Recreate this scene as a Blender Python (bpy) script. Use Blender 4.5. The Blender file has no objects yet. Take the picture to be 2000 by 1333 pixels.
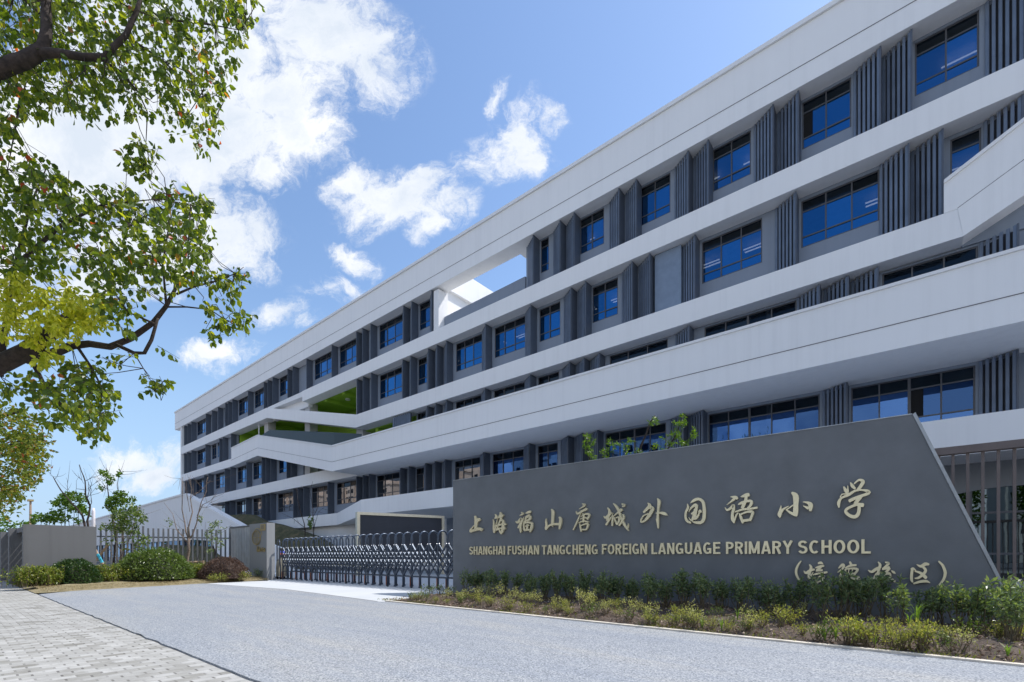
import bpy, math, random
import numpy as np
from mathutils import Vector

# World axes: x runs along the school's facade (to the right), y runs away from the street
# towards the school, z is up.  The photographer stands at x=0, y=0.
rng = np.random.default_rng(7)
random.seed(7)
scene = bpy.context.scene
col = scene.collection

# ------------------------------------------------------------------ camera
FPX, HZ, EYE = 925.0, 1087.0, 0.95            # focal length and horizon in pixels of the 2000 px photo
YAW = math.atan2(FPX, 1112.0)                  # camera is turned this far to the left of the facade normal
cd = bpy.data.cameras.new("camera")
cd.sensor_width = 36.0
cd.lens = FPX * 36.0 / 2000.0
cd.shift_y = (HZ - 666.5) / 2000.0
cd.clip_start = 0.05
cd.clip_end = 3000
cam = bpy.data.objects.new("camera", cd)
cam.location = (0, 0, EYE)
cam.rotation_euler = (math.radians(90), 0, YAW)
col.objects.link(cam)
scene.camera = cam
RX, RY = math.cos(YAW), math.sin(YAW)          # camera right
FX, FY = -math.sin(YAW), math.cos(YAW)         # camera forward

# ------------------------------------------------------------------ light
SUN = Vector((0.70, 1.0, 1.74)).normalized()
sd = bpy.data.lights.new("sun", 'SUN')
sd.energy = 2.2
sd.angle = math.radians(0.53)
sd.color = (1.0, 0.965, 0.915)
so = bpy.data.objects.new("sun", sd)
so.rotation_euler = (-SUN).to_track_quat('-Z', 'Y').to_euler()
so.location = (10, 60, 80)
col.objects.link(so)

scene.view_settings.view_transform = 'Standard'
scene.view_settings.look = 'None'
scene.view_settings.exposure = 1.2
scene.view_settings.gamma = 1.0
scene.cycles.max_bounces = 8
scene.cycles.transparent_max_bounces = 12

# ------------------------------------------------------------------ node helpers
class NT:
    def __init__(self, tree):
        self.t = tree; self.n = tree.nodes; self.l = tree.links
    def new(self, typ, **kw):
        nd = self.n.new(typ)
        for k, v in kw.items(): setattr(nd, k, v)
        return nd
    def link(self, a, b): self.l.new(a, b)
    def put(self, sock, v):
        if hasattr(v, 'is_linked') or isinstance(v, bpy.types.NodeSocket): self.link(v, sock)
        else: sock.default_value = v
    def math(self, op, a, b=None, c=None, clamp=False):
        nd = self.new('ShaderNodeMath', operation=op); nd.use_clamp = clamp
        self.put(nd.inputs[0], a)
        if b is not None: self.put(nd.inputs[1], b)
        if c is not None: self.put(nd.inputs[2], c)
        return nd.outputs[0]
    def vmath(self, op, a, b=None, out=0):
        nd = self.new('ShaderNodeVectorMath', operation=op)
        self.put(nd.inputs[0], a)
        if b is not None: self.put(nd.inputs[1], b)
        return nd.outputs[out]
    def noise(self, vec, scale, detail=4, rough=0.55, dist=0.0):
        nd = self.new('ShaderNodeTexNoise')
        nd.inputs['Scale'].default_value = scale; nd.inputs['Detail'].default_value = detail
        nd.inputs['Roughness'].default_value = rough; nd.inputs['Distortion'].default_value = dist
        if vec is not None: self.link(vec, nd.inputs['Vector'])
        return nd
    def ramp(self, fac, stops, interp='LINEAR'):
        nd = self.new('ShaderNodeValToRGB'); cr = nd.color_ramp; cr.interpolation = interp
        while len(cr.elements) < len(stops): cr.elements.new(0.5)
        for e, (p, c) in zip(cr.elements, stops):
            e.position = p
            e.color = (c, c, c, 1) if not hasattr(c, '__len__') else (c[0], c[1], c[2], 1)
        self.put(nd.inputs[0], fac)
        return nd.outputs[0]
    def mix(self, fac, a, b, blend='MIX'):
        nd = self.new('ShaderNodeMix', data_type='RGBA', blend_type=blend)
        self.put(nd.inputs[0], fac)
        for i, v in ((6, a), (7, b)):
            self.put(nd.inputs[i], v if not isinstance(v, tuple) or len(v) == 4 else (*v, 1))
        return nd.outputs[2]
    def sstep(self, v, lo, hi):
        nd = self.new('ShaderNodeMapRange', interpolation_type='SMOOTHSTEP')
        self.put(nd.inputs[0], v); nd.inputs[1].default_value = lo; nd.inputs[2].default_value = hi
        return nd.outputs[0]

# ------------------------------------------------------------------ sky
def direction(px, py):
    a, b = (px - 1000) / FPX, (HZ - py) / FPX
    return Vector((FX + a * RX, FY + a * RY, b)).normalized()

CLOUDS = [  # direction given by a point of the photo, size along / across in gnomonic units, tilt, strength
    (330, 60, .40, .34, 20, 1.25), (640, 60, .24, .15, -20, 1.0), (720, 130, .12, .09, -50, .7), (150, 280, .38, .22, 0, 1.25), (420, 250, .26, .17, 10, 1.2),
    (590, 235, .15, .12, -40, 1.0), (525, 330, .08, .085, 60, .9), (330, 470, .28, .17, 0, .95), (-100, 500, .4, .25, 0, 1.0), (560, 170, .2, .13, 0, 1.0),
    (790, 385, .165, .08, 14, 1.0), (700, 350, .085, .05, 10, .8), (860, 410, .10, .085, 0, .8), (825, 455, .06, .05, 0, .7),
    (995, 275, .14, .10, 40, .85), (945, 325, .10, .07, 0, .7), (1040, 320, .08, .06, 40, .65), (1078, 215, .07, .05, -40, .6), (965, 170, .06, .035, 60, .42),
    (690, 495, .085, .05, -45, .68), (470, 470, .06, .04, 0, .5), (520, 520, .06, .04, -30, .5), (645, 562, .10, .045, 0, .66), (540, 620, .08, .04, 20, .6), (420, 702, .125, .045, 8, .74), (600, 640, .07, .03, 0, .4),
    (232, 885, .10, .05, 0, .85), (300, 915, .11, .045, 0, .85), (350, 885, .08, .05, 0, .75), (200, 560, .22, .09, 0, .72),
]
world = bpy.data.worlds.new("World")
scene.world = world
world.use_nodes = True
W = NT(world.node_tree)
for nd in list(W.n): W.n.remove(nd)
w_out = W.new('ShaderNodeOutputWorld'); w_bg = W.new('ShaderNodeBackground')
w_sky = W.new('ShaderNodeTexSky', sky_type='NISHITA')
w_sky.sun_disc = False
w_sky.sun_elevation = math.asin(SUN.z)
w_sky.sun_rotation = math.atan2(SUN.x, SUN.y)
w_sky.altitude = 0; w_sky.air_density = 1.3; w_sky.dust_density = 0.6; w_sky.ozone_density = 3.0
tc = W.new('ShaderNodeTexCoord').outputs['Generated']
gx = W.vmath('DOT_PRODUCT', tc, (RX, RY, 0), out=1)
gf = W.vmath('DOT_PRODUCT', tc, (FX, FY, 0), out=1)
sep = W.new('ShaderNodeSeparateXYZ'); W.link(tc, sep.inputs[0])
gfc = W.math('MAXIMUM', gf, 0.08)
cmb = W.new('ShaderNodeCombineXYZ')
W.link(W.math('DIVIDE', gx, gfc), cmb.inputs[0]); W.link(W.math('DIVIDE', sep.outputs[2], gfc), cmb.inputs[1])
g = cmb.outputs[0]
n1 = W.noise(g, 3.2, 3, .5); n2 = W.noise(g, 13.0, 5, .6)
def scaled(v, k):
    nd = W.new('ShaderNodeVectorMath', operation='SCALE'); W.link(v, nd.inputs[0]); nd.inputs[3].default_value = k
    return nd.outputs[0]
off = W.vmath('ADD', scaled(W.vmath('SUBTRACT', n1.outputs['Color'], (.5, .5, .5)), .16),
              scaled(W.vmath('SUBTRACT', n2.outputs['Color'], (.5, .5, .5)), .075))
gd = W.vmath('ADD', g, off)
dens = None
for (px, py, rx, ry, rot, st) in CLOUDS:
    mp = W.new('ShaderNodeMapping', vector_type='TEXTURE')
    mp.inputs['Location'].default_value = ((px - 1000) / FPX, (HZ - py) / FPX, 0)
    mp.inputs['Rotation'].default_value = (0, 0, math.radians(rot))
    mp.inputs['Scale'].default_value = (rx, ry, 1)
    W.link(gd, mp.inputs[0])
    ln = W.vmath('LENGTH', mp.outputs[0], out=1)
    v = W.math('MULTIPLY', W.math('SUBTRACT', 1.0, ln, clamp=True), st)
    dens = v if dens is None else W.math('MAXIMUM', dens, v)
fb = W.noise(gd, 9.5, 14, .73, .25)
dens = W.math('ADD', dens, W.math('MULTIPLY', W.math('MULTIPLY', W.math('SUBTRACT', fb.outputs['Fac'], .5), 2.1), W.sstep(dens, 0.0, .20)))
front = W.math('POWER', W.sstep(dens, .04, .70), 1.2)
# added clouds behind the camera, unseen, banded and brightened to light the shaded facade
bn = W.noise(tc, 3.0, 7, .6)
zband = W.math('MAXIMUM', W.sstep(sep.outputs[2], .74, .86), W.sstep(sep.outputs[2], .40, .24))
back = W.math('MULTIPLY', W.math('MULTIPLY', W.sstep(bn.outputs['Fac'], .40, .56), W.sstep(gf, .02, -.2)), zband)
cl = W.math('MULTIPLY', front, W.sstep(gf, .05, .2))
cl = W.math('MULTIPLY', cl, W.sstep(sep.outputs[2], -.02, .06))
cn = W.noise(g, 4.0, 6, .55)
ccol = W.ramp(W.math('ADD', W.math('MULTIPLY', cn.outputs['Fac'], .8), W.math('MULTIPLY', W.math('SUBTRACT', 1.0, dens), .25)), [(.34, (3.3, 3.65, 4.15)), (.62, (4.6, 4.7, 4.85))])
skycol = W.mix(1.0, w_sky.outputs[0], (.80, .82, .865), 'MULTIPLY')
skycol = W.mix(W.math('MULTIPLY', W.sstep(sep.outputs[2], .48, -.02), .85), skycol, (1.85, 2.75, 4.1))
W.link(W.mix(back, W.mix(cl, skycol, ccol), (6.5, 6.6, 6.8)), w_bg.inputs[0])
w_bg.inputs[1].default_value = 0.10
W.link(w_bg.outputs[0], w_out.inputs[0])

# ------------------------------------------------------------------ points of the photo on real planes
def ray(px, py):
    a, b = (px - 1000) / FPX, (HZ - py) / FPX
    return FX + a * RX, FY + a * RY, b
def at_depth(px, py, Y):
    x, y, z = ray(px, py); return Vector((x * Y, y * Y, EYE + z * Y))
def on_n(px, py, N):
    x, y, z = ray(px, py); t = N / y; return Vector((x * t, N, EYE + z * t))
def on_ground(px, py, z0=0.0):
    x, y, z = ray(px, py); t = (z0 - EYE) / z; return Vector((x * t, y * t, z0))

# ------------------------------------------------------------------ mesh helpers
class MB:
    def __init__(self): self.v = []; self.f = []; self.m = []
    def add(self, vs, fs, mat=0):
        o = len(self.v); self.v.extend([tuple(p) for p in vs])
        self.f.extend([tuple(i + o for i in f) for f in fs]); self.m.extend([mat] * len(fs))
    def box(self, x0, x1, y0, y1, z0, z1, mat=0):
        self.add([(x0,y0,z0),(x1,y0,z0),(x1,y1,z0),(x0,y1,z0),(x0,y0,z1),(x1,y0,z1),(x1,y1,z1),(x0,y1,z1)],
                 [(0,3,2,1),(4,5,6,7),(0,1,5,4),(1,2,6,5),(2,3,7,6),(3,0,4,7)], mat)
    def hexa(self, bot, top, mat=0):     # two quads, same winding (counter-clockwise from above)
        self.add(list(bot) + list(top), [(3,2,1,0),(4,5,6,7),(0,1,5,4),(1,2,6,5),(2,3,7,6),(3,0,4,7)], mat)
    def prism(self, poly, y0, y1, mat=0):
        # poly of (x,z) or (x,z,y0) ; front at y0, back at y1
        n = len(poly)
        fr = [(p[0], p[2] if len(p) > 2 else y0, p[1]) for p in poly]; bk = [(p[0], y1, p[1]) for p in poly]
        self.add(fr + bk, [tuple(range(n)), tuple(range(2*n-1, n-1, -1))] + [((i+1) % n, i, n+i, n+(i+1) % n) for i in range(n)], mat)
    def tube(self, pts, rad, sides=6, mat=0, cap=True):
        pts = [Vector(p) for p in pts]; k = len(pts)
        if not hasattr(rad, '__len__'): rad = [rad] * k
        rings = []; prev = None
        for i in range(k):
            t = (pts[min(i+1, k-1)] - pts[max(i-1, 0)])
            t = t.normalized() if t.length > 1e-9 else Vector((0, 0, 1))
            a = prev - t * prev.dot(t) if prev is not None else (Vector((0,0,1)) if abs(t.z) < .9 else Vector((1,0,0))).cross(t)
            if a.length < 1e-6: a = Vector((1, 0, 0)).cross(t)
            a.normalize(); b = t.cross(a); prev = a
            rings.append([pts[i] + (a * math.cos(q) + b * math.sin(q)) * rad[i] for q in [2*math.pi*j/sides for j in range(sides)]])
        vs = [p for r in rings for p in r]; fs = []
        for i in range(k-1):
            for j in range(sides):
                fs.append((i*sides+j, i*sides+(j+1) % sides, (i+1)*sides+(j+1) % sides, (i+1)*sides+j))
        if cap: fs.append(tuple(range(sides-1, -1, -1))); fs.append(tuple(range((k-1)*sides, k*sides)))
        self.add(vs, fs, mat)
    def leaves(self, C, L, D=None, width=.5, mat=0, fold=.18, up=None, rounded=False):
        """many separate leaf faces: C centres (n,3), L lengths, D directions (n,3)"""
        C = np.asarray(C, float); n = len(C)
        if n == 0: return
        L = np.broadcast_to(np.asarray(L, float), (n,))[:, None]
        if D is None: D = rng.normal(size=(n, 3))
        D = D / np.linalg.norm(D, axis=1, keepdims=True)
        R = rng.normal(size=(n, 3)) if up is None else np.asarray(up) + rng.normal(size=(n, 3)) * .45
        S = np.cross(D, R); S /= np.linalg.norm(S, axis=1, keepdims=True) + 1e-9
        Nn = np.cross(S, D)
        w = L * width * .5
        base = C - D * L * .5; tip = C + D * L * .5 - Nn * L * .08
        if rounded:                                     # broad ovate blade of four faces
            a1 = C - D * L * .26 + S * w * .92 + Nn * L * fold * .8; a2 = C + D * L * .14 + S * w * .86 + Nn * L * fold
            b1 = C - D * L * .26 - S * w * .92 + Nn * L * fold * .8; b2 = C + D * L * .14 - S * w * .86 + Nn * L * fold
            V = np.stack([base, a1, a2, tip, b2, b1], 1).reshape(-1, 3); o = len(self.v)
            self.v.extend(map(tuple, V.tolist()))
            for i in range(n):
                k = o + 6*i
                self.f.append((k, k+1, k+2, k+3)); self.f.append((k, k+3, k+4, k+5)); self.m.extend((mat, mat))
            return
        a = C - D * L * .08 + S * w + Nn * L * fold; b = C - D * L * .08 - S * w + Nn * L * fold
        V = np.stack([base, a, tip, b], 1).reshape(-1, 3)
        o = len(self.v)
        self.v.extend(map(tuple, V.tolist()))
        for i in range(n):
            k = o + 4*i
            self.f.append((k, k+1, k+2)); self.f.append((k, k+2, k+3)); self.m.extend((mat, mat))

WO = {}                                        # world origin of every object made
def link(o, parent=None, origin=(0, 0, 0)):
    col.objects.link(o); WO[o.name] = Vector(origin)
    if parent is not None:
        o.parent = parent; o.location = Vector(origin) - WO[parent.name]
    else: o.location = origin
    return o
def tag(o, label=None, cat=None, group=None, kind=None):
    for k, v in (('label', label), ('category', cat), ('group', group), ('kind', kind)):
        if v: o[k] = v
    return o
def thing(name, label, cat, loc=(0, 0, 0), group=None):
    o = bpy.data.objects.new(name, None); o.empty_display_size = .2
    link(o, None, loc); return tag(o, label, cat, group)
def obj(name, mb, mats, parent=None, origin=None, smooth=False):
    """MB (in world coordinates) -> one mesh object, its origin at `origin` (the parent's by default)"""
    if origin is None: origin = WO[parent.name] if parent is not None else (0, 0, 0)
    ox = np.array(origin, float)
    me = bpy.data.meshes.new(name)
    me.from_pydata((np.array(mb.v, float) - ox).tolist(), [], mb.f)
    if not isinstance(mats, (list, tuple)): mats = [mats]
    for m in mats: me.materials.append(m)
    if len(mats) > 1: me.polygons.foreach_set('material_index', mb.m)
    if smooth: me.polygons.foreach_set('use_smooth', [True] * len(me.polygons))
    me.update()
    return link(bpy.data.objects.new(name, me), parent, origin)
def copy_tree(o, parent=None, loc=None, rotz=None, scale=None):
    c = o.copy(); col.objects.link(c)
    if parent is not None: c.parent = parent
    if loc is not None: c.location = loc; WO[c.name] = Vector(loc)
    if rotz is not None: c.rotation_euler = (0, 0, rotz)
    if scale is not None: c.scale = scale
    for ch in list(o.children): copy_tree(ch, c)
    return c

# ------------------------------------------------------------------ materials
def new_mat(name):
    m = bpy.data.materials.new(name); m.use_nodes = True
    t = NT(m.node_tree); b = t.n['Principled BSDF']
    return m, t, b
def coords(t): return t.new('ShaderNodeNewGeometry').outputs['Position']
def plain(name, c, rough=.6, metal=0.0, var=.06, scale=3.0, bump=0.0, bscale=60., spec=.5):
    m, t, b = new_mat(name); p = coords(t)
    n = t.noise(p, scale, 5, .6)
    b.inputs['Roughness'].default_value = rough; b.inputs['Metallic'].default_value = metal
    b.inputs['Specular IOR Level'].default_value = spec
    lo = tuple(max(0, x * (1 - var * 1.6)) for x in c); hi = tuple(min(1, x * (1 + var * 1.6)) for x in c)
    t.link(t.ramp(n.outputs['Fac'], [(.3, lo), (.7, hi)]), b.inputs['Base Color'])
    if bump:
        nb = t.noise(p, bscale, 3, .6); bp = t.new('ShaderNodeBump'); bp.inputs['Strength'].default_value = bump; bp.inputs['Distance'].default_value = .01
        t.link(nb.outputs['Fac'], bp.inputs['Height']); t.link(bp.outputs[0], b.inputs['Normal'])
    return m
def plaster(name, c, streak=.10):
    """painted render with faint vertical rain streaks and blotches"""
    m, t, b = new_mat(name); p = coords(t)
    mp = t.new('ShaderNodeMapping'); mp.inputs['Scale'].default_value = (3.2, 3.2, .12); t.link(p, mp.inputs[0])
    s = t.noise(mp.outputs[0], 1.0, 6, .65); q = t.noise(p, .35, 4, .6); f = t.noise(p, 30, 3, .6)
    v = t.math('ADD', t.math('MULTIPLY', s.outputs['Fac'], .65), t.math('MULTIPLY', q.outputs['Fac'], .35))
    base = t.ramp(v, [(.36, tuple(x * (1 - streak) for x in c)), (.50, c), (.66, tuple(min(1, x * (1 + streak * .35)) for x in c))])
    t.link(base, b.inputs['Base Color']); b.inputs['Roughness'].default_value = .8; b.inputs['Specular IOR Level'].default_value = .25
    bp = t.new('ShaderNodeBump'); bp.inputs['Strength'].default_value = .15; bp.inputs['Distance'].default_value = .01
    t.link(f.outputs['Fac'], bp.inputs['Height']); t.link(bp.outputs[0], b.inputs['Normal'])
    return m
def leaf_mat(name, cols, trans=.45, rough=.45, tcol=None):
    """leaf colours vary leaf by leaf; light passes through the blades"""
    m, t, b = new_mat(name)
    rnd = t.new('ShaderNodeNewGeometry').outputs['Random Per Island']
    c = t.ramp(rnd, cols)
    t.link(c, b.inputs['Base Color']); b.inputs['Roughness'].default_value = rough
    b.inputs['Specular IOR Level'].default_value = .45
    tr = t.new('ShaderNodeBsdfTranslucent')
    hs = t.mix(1.0, c, tcol or (1.5, 1.6, .5), 'MULTIPLY'); t.link(hs, tr.inputs['Color'])
    mx = t.new('ShaderNodeMixShader'); mx.inputs[0].default_value = trans
    t.link(b.outputs[0], mx.inputs[1]); t.link(tr.outputs[0], mx.inputs[2])
    t.link(mx.outputs[0], t.n['Material Output'].inputs['Surface'])
    return m

M = {}
M['white'] = plaster('white_render', (.83, .83, .83), .045)
M['white_plain'] = plaster('white_wall_paint', (.80, .80, .80), .05)
M['greywall'] = plaster('grey_render', (.235, .272, .33), .07)
M['greycol'] = plaster('light_grey_render', (.48, .48, .48), .08)
M['gapshade'] = plain('louvre_gap_shade', (.035, .038, .045), .7)  # near-black, stands in for the shade behind the slats
M['louvre'] = plain('grey_louvre_metal', (.155, .195, .265), .45, .0, .10, 1.5)
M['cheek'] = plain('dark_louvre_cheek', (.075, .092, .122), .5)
M['blank'] = plain('blue_grey_panel', (.20, .26, .35), .6)
M['hallgrey'] = plaster('hall_grey_render', (.21, .225, .245), .06)
M['frame'] = plain('bronze_window_frame', (.085, .088, .098), .45, .2)
M['green'] = plain('green_wall_paint', (.33, .55, .05), .7, 0, .05, .8)
M['joint'] = plain('dark_joint', (.16, .16, .17), .8)
M['sign'] = plain('dark_stone_paint', (.150, .159, .169), .6, 0, .07, 2.0, .25, 140)
M['gold'] = plain('champagne_metal', (.74, .66, .44), .36, .45, .05, 4)
M['goldedge'] = plain('brass', (.40, .31, .14), .45, .5, .1, 4)
M['conc'] = plaster('grey_concrete', (.145, .147, .152), .18)
M['pillar'] = plaster('grey_gate_paint', (.285, .29, .295), .07)
M['gate'] = plain('dark_gate_steel', (.075, .095, .13), .35, .5, .08, 6)
M['chrome'] = plain('bright_steel', (.75, .75, .76), .25, .9, .05, 6)
M['steel'] = plain('galvanised_steel', (.34, .36, .38), .4, .5, .12, 4)
M['fence'] = plain('grey_fence_paint', (.11, .118, .128), .55, .1, .08, 4)
M['rail'] = plain('taupe_rail_paint', (.14, .115, .11), .5, .2, .08, 4)
M['alu'] = plain('champagne_aluminium', (.55, .51, .40), .35, .6, .06, 5)
M['screen'] = plain('dark_display_face', (.022, .026, .038), .5, 0, .1, 1)
M['rubber'] = plain('black_rubber', (.02, .02, .02), .7)
M['rust'] = plain('orange_brown_foot', (.30, .09, .03), .7, 0, .2, 10)
M['bark'] = plain('dark_bark', (.042, .030, .025), .9, 0, .35, 14, .8, 45)
M['barklight'] = plain('pale_bark', (.20, .15, .115), .9, 0, .3, 20, .5, 60)
M['stem'] = plain('green_brown_stem', (.13, .10, .055), .8, 0, .3, 30)
M['wood'] = plain('raw_timber', (.42, .30, .21), .85, 0, .2, 12)
M['whitepole'] = plain('white_pole_paint', (.80, .76, .80), .5, 0, .05, 4)
M['blue'] = plain('blue_strap', (.05, .42, .58), .6, 0, .1, 8)
M['red'] = plain('red_ribbon', (.75, .06, .04), .6, 0, .1, 8)
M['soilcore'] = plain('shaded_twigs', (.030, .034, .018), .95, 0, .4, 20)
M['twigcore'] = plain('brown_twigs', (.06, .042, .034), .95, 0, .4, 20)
M['kerb'] = plain('pale_kerb_stone', (.62, .56, .47), .85, 0, .12, 6, .3, 60)
M['pad'] = None

def glass_mat(name, tint, see=0.0):
    m, t, b = new_mat(name); p = coords(t)
    b.inputs['Metallic'].default_value = 1.0; b.inputs['Roughness'].default_value = .015
    rnd = t.new('ShaderNodeNewGeometry').outputs['Random Per Island']
    t.link(t.ramp(rnd, [(0, tuple(x * .62 for x in tint)), (.5, tint), (1, tuple(min(1, x * 1.3) for x in tint))]), b.inputs['Base Color'])
    n = t.noise(p, .9, 2, .4); bp = t.new('ShaderNodeBump'); bp.inputs['Strength'].default_value = .03; bp.inputs['Distance'].default_value = .05
    t.link(n.outputs['Fac'], bp.inputs['Height']); t.link(bp.outputs[0], b.inputs['Normal'])
    if see:                                          # part of the light passes into the rooms
        tr = t.new('ShaderNodeBsdfTransparent'); tr.inputs[0].default_value = (.55, .62, .70, 1)
        mx = t.new('ShaderNodeMixShader'); mx.inputs[0].default_value = see
        t.link(b.outputs[0], mx.inputs[1]); t.link(tr.outputs[0], mx.inputs[2]); t.link(mx.outputs[0], t.n['Material Output'].inputs['Surface'])
    return m
M['glass'] = glass_mat('sky_tint_glass', (.032, .165, .37), .22)  # deep blue of the reflected sky is put into this tint
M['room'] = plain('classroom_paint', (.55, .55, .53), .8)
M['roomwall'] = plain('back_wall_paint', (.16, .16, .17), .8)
m, t, b = new_mat('fluorescent_tube'); b.inputs['Emission Color'].default_value = (1, .98, .94, 1); b.inputs['Emission Strength'].default_value = .55
M['tube'] = m
M['glasslow'] = glass_mat('low_sky_tint_glass', (.045, .105, .26), .22)  # copy for the low windows, reflected sky blue darkened in the tint
M['glassclear'] = glass_mat('clear_reflecting_glass', (.26, .30, .35))
M['glasshall'] = glass_mat('dark_hall_glass', (.10, .13, .15))
M['glasstop'] = glass_mat('grey_transom_glass', (.030, .042, .055), .35)
M['dark'] = plain('dark_room', (.006, .006, .007), .9)
M['glassrail'] = None
m, t, b = new_mat('frosted_rail_glass'); b.inputs['Base Color'].default_value = (.05, .07, .078, 1); b.inputs['Roughness'].default_value = .5; b.inputs['Specular IOR Level'].default_value = .15
M['glassrail'] = m

# exposed-aggregate drive
m, t, b = new_mat('washed_aggregate'); p = coords(t)
mpd = t.new('ShaderNodeMapping'); mpd.inputs['Scale'].default_value = (.22, 1.3, 1); mpd.inputs['Rotation'].default_value = (0, 0, .12); t.link(p, mpd.inputs[0])
big = t.noise(mpd.outputs[0], 1.1, 6, .65); sp = t.noise(p, 120, 2, .7); sp2 = t.noise(p, 58, 3, .7)
vor = t.new('ShaderNodeTexVoronoi'); vor.inputs['Scale'].default_value = 100; t.link(p, vor.inputs['Vector'])
sepc = t.new('ShaderNodeSeparateColor'); t.link(vor.outputs['Color'], sepc.inputs[0])
grain = t.ramp(sepc.outputs[0], [(0.0, (.045, .055, .07)), (.22, (.185, .20, .225)), (.6, (.30, .313, .333)), (1.0, (.50, .505, .51))])
grain = t.mix(.35, grain, t.ramp(sp2.outputs['Fac'], [(.34, (.09, .10, .12)), (.5, (.285, .30, .32)), (.66, (.50, .50, .50))]))
tint = t.ramp(big.outputs['Fac'], [(.3, (.84, .875, .93)), (.5, (.98, .99, 1)), (.66, (1.10, 1.06, .99))])
t.link(t.mix(1.0, grain, tint, 'MULTIPLY'), b.inputs['Base Color']); b.inputs['Roughness'].default_value = .85
bp = t.new('ShaderNodeBump'); bp.inputs['Strength'].default_value = .5; bp.inputs['Distance'].default_value = .006
t.link(sepc.outputs[0], bp.inputs['Height']); t.link(bp.outputs[0], b.inputs['Normal'])
M['aggregate'] = m

# pale concrete apron
m, t, b = new_mat('pale_concrete'); p = coords(t)
a1 = t.noise(p, .8, 5, .6); a2 = t.noise(p, 70, 3, .7)
t.link(t.mix(.25, t.ramp(a1.outputs['Fac'], [(.3, (.47, .49, .50)), (.7, (.56, .57, .575))]), t.ramp(a2.outputs['Fac'], [(.3, (.34, .35, .36)), (.7, (.68, .68, .68))])), b.inputs['Base Color'])
b.inputs['Roughness'].default_value = .9
M['pad'] = m

# pavers: 10 x 20 cm blocks, long side across the path, dark gaps between the short ends
m, t, b = new_mat('concrete_pavers'); p = coords(t)
sp = t.new('ShaderNodeSeparateXYZ'); t.link(p, sp.inputs[0])
wob = t.noise(p, 1.5, 2, .5)
xr = t.math('DIVIDE', t.math('ADD', sp.outputs[0], t.math('MULTIPLY', wob.outputs['Fac'], .03)), .10)
row = t.math('FLOOR', xr); fx = t.math('FRACT', xr)
half = t.math('MULTIPLY', t.math('MODULO', t.math('ABSOLUTE', row), 2.0), .5)
yr = t.math('ADD', t.math('DIVIDE', sp.outputs[1], .150), half)
brick = t.math('FLOOR', yr); fy = t.math('FRACT', yr)
cell = t.new('ShaderNodeCombineXYZ'); t.link(row, cell.inputs[0]); t.link(brick, cell.inputs[1])
wn = t.new('ShaderNodeTexWhiteNoise', noise_dimensions='2D'); t.link(cell.outputs[0], wn.inputs['Vector'])
basec = t.ramp(wn.outputs['Value'], [(0.0, (.22, .21, .185)), (.08, (.31, .30, .275)), (.5, (.375, .365, .345)), (1.0, (.45, .44, .42))])
st = t.noise(p, 4.0, 6, .65); fine = t.noise(p, 160, 3, .7)
basec = t.mix(1.0, basec, t.ramp(st.outputs['Fac'], [(.3, (.74, .73, .70)), (.5, (.95, .95, .94)), (.66, (1.08, 1.08, 1.07))]), 'MULTIPLY')
basec = t.mix(1.0, basec, t.ramp(fine.outputs['Fac'], [(.3, (.86, .86, .86)), (.7, (1.1, 1.1, 1.1))]), 'MULTIPLY')
endgap = t.math('MULTIPLY', t.math('LESS_THAN', fy, .10), t.math('LESS_THAN', t.math('ABSOLUTE', t.math('SUBTRACT', fx, .5)), .34))
wn2 = t.new('ShaderNodeTexWhiteNoise', noise_dimensions='2D'); t.link(t.vmath('ADD', cell.outputs[0], (31.7, 11.3, 0)), wn2.inputs['Vector'])
endgap = t.math('MULTIPLY', endgap, t.math('ADD', t.math('MULTIPLY', wn2.outputs['Value'], .8), .2))
sidegap = t.math('MULTIPLY', t.math('LESS_THAN', fx, .07), .42)
gap = t.math('MAXIMUM', endgap, sidegap)
t.link(t.mix(gap, basec, (.11, .10, .09)), b.inputs['Base Color']); b.inputs['Roughness'].default_value = .88
bp = t.new('ShaderNodeBump'); bp.inputs['Strength'].default_value = .6; bp.inputs['Distance'].default_value = .006; bp.invert = True
t.link(gap, bp.inputs['Height']); t.link(bp.outputs[0], b.inputs['Normal'])
M['pavers'] = m

def ground_mat(name, stops, scale, bump=.8):
    m, t, b = new_mat(name); p = coords(t)
    n1 = t.noise(p, scale, 6, .7); n2 = t.noise(p, scale * 9, 4, .7)
    v = t.math('ADD', t.math('MULTIPLY', n1.outputs['Fac'], .55), t.math('MULTIPLY', n2.outputs['Fac'], .45))
    t.link(t.ramp(v, stops), b.inputs['Base Color']); b.inputs['Roughness'].default_value = .95
    bp = t.new('ShaderNodeBump'); bp.inputs['Strength'].default_value = bump; bp.inputs['Distance'].default_value = .03
    t.link(n2.outputs['Fac'], bp.inputs['Height']); t.link(bp.outputs[0], b.inputs['Normal'])
    return m
M['soil'] = ground_mat('brown_soil', [(.36, (.040, .028, .021)), (.5, (.085, .060, .045)), (.64, (.17, .125, .095))], 4)
M['drygrass'] = ground_mat('dry_lawn', [(.36, (.15, .135, .06)), (.5, (.27, .225, .125)), (.62, (.40, .33, .21))], 5)
M['moundgrass'] = ground_mat('rough_turf', [(.38, (.028, .034, .014)), (.5, (.075, .075, .032)), (.62, (.17, .125, .065))], 1.6)
M['asphalt'] = ground_mat('grey_asphalt', [(.35, (.10, .10, .105)), (.6, (.17, .17, .175))], 3, .3)

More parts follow.
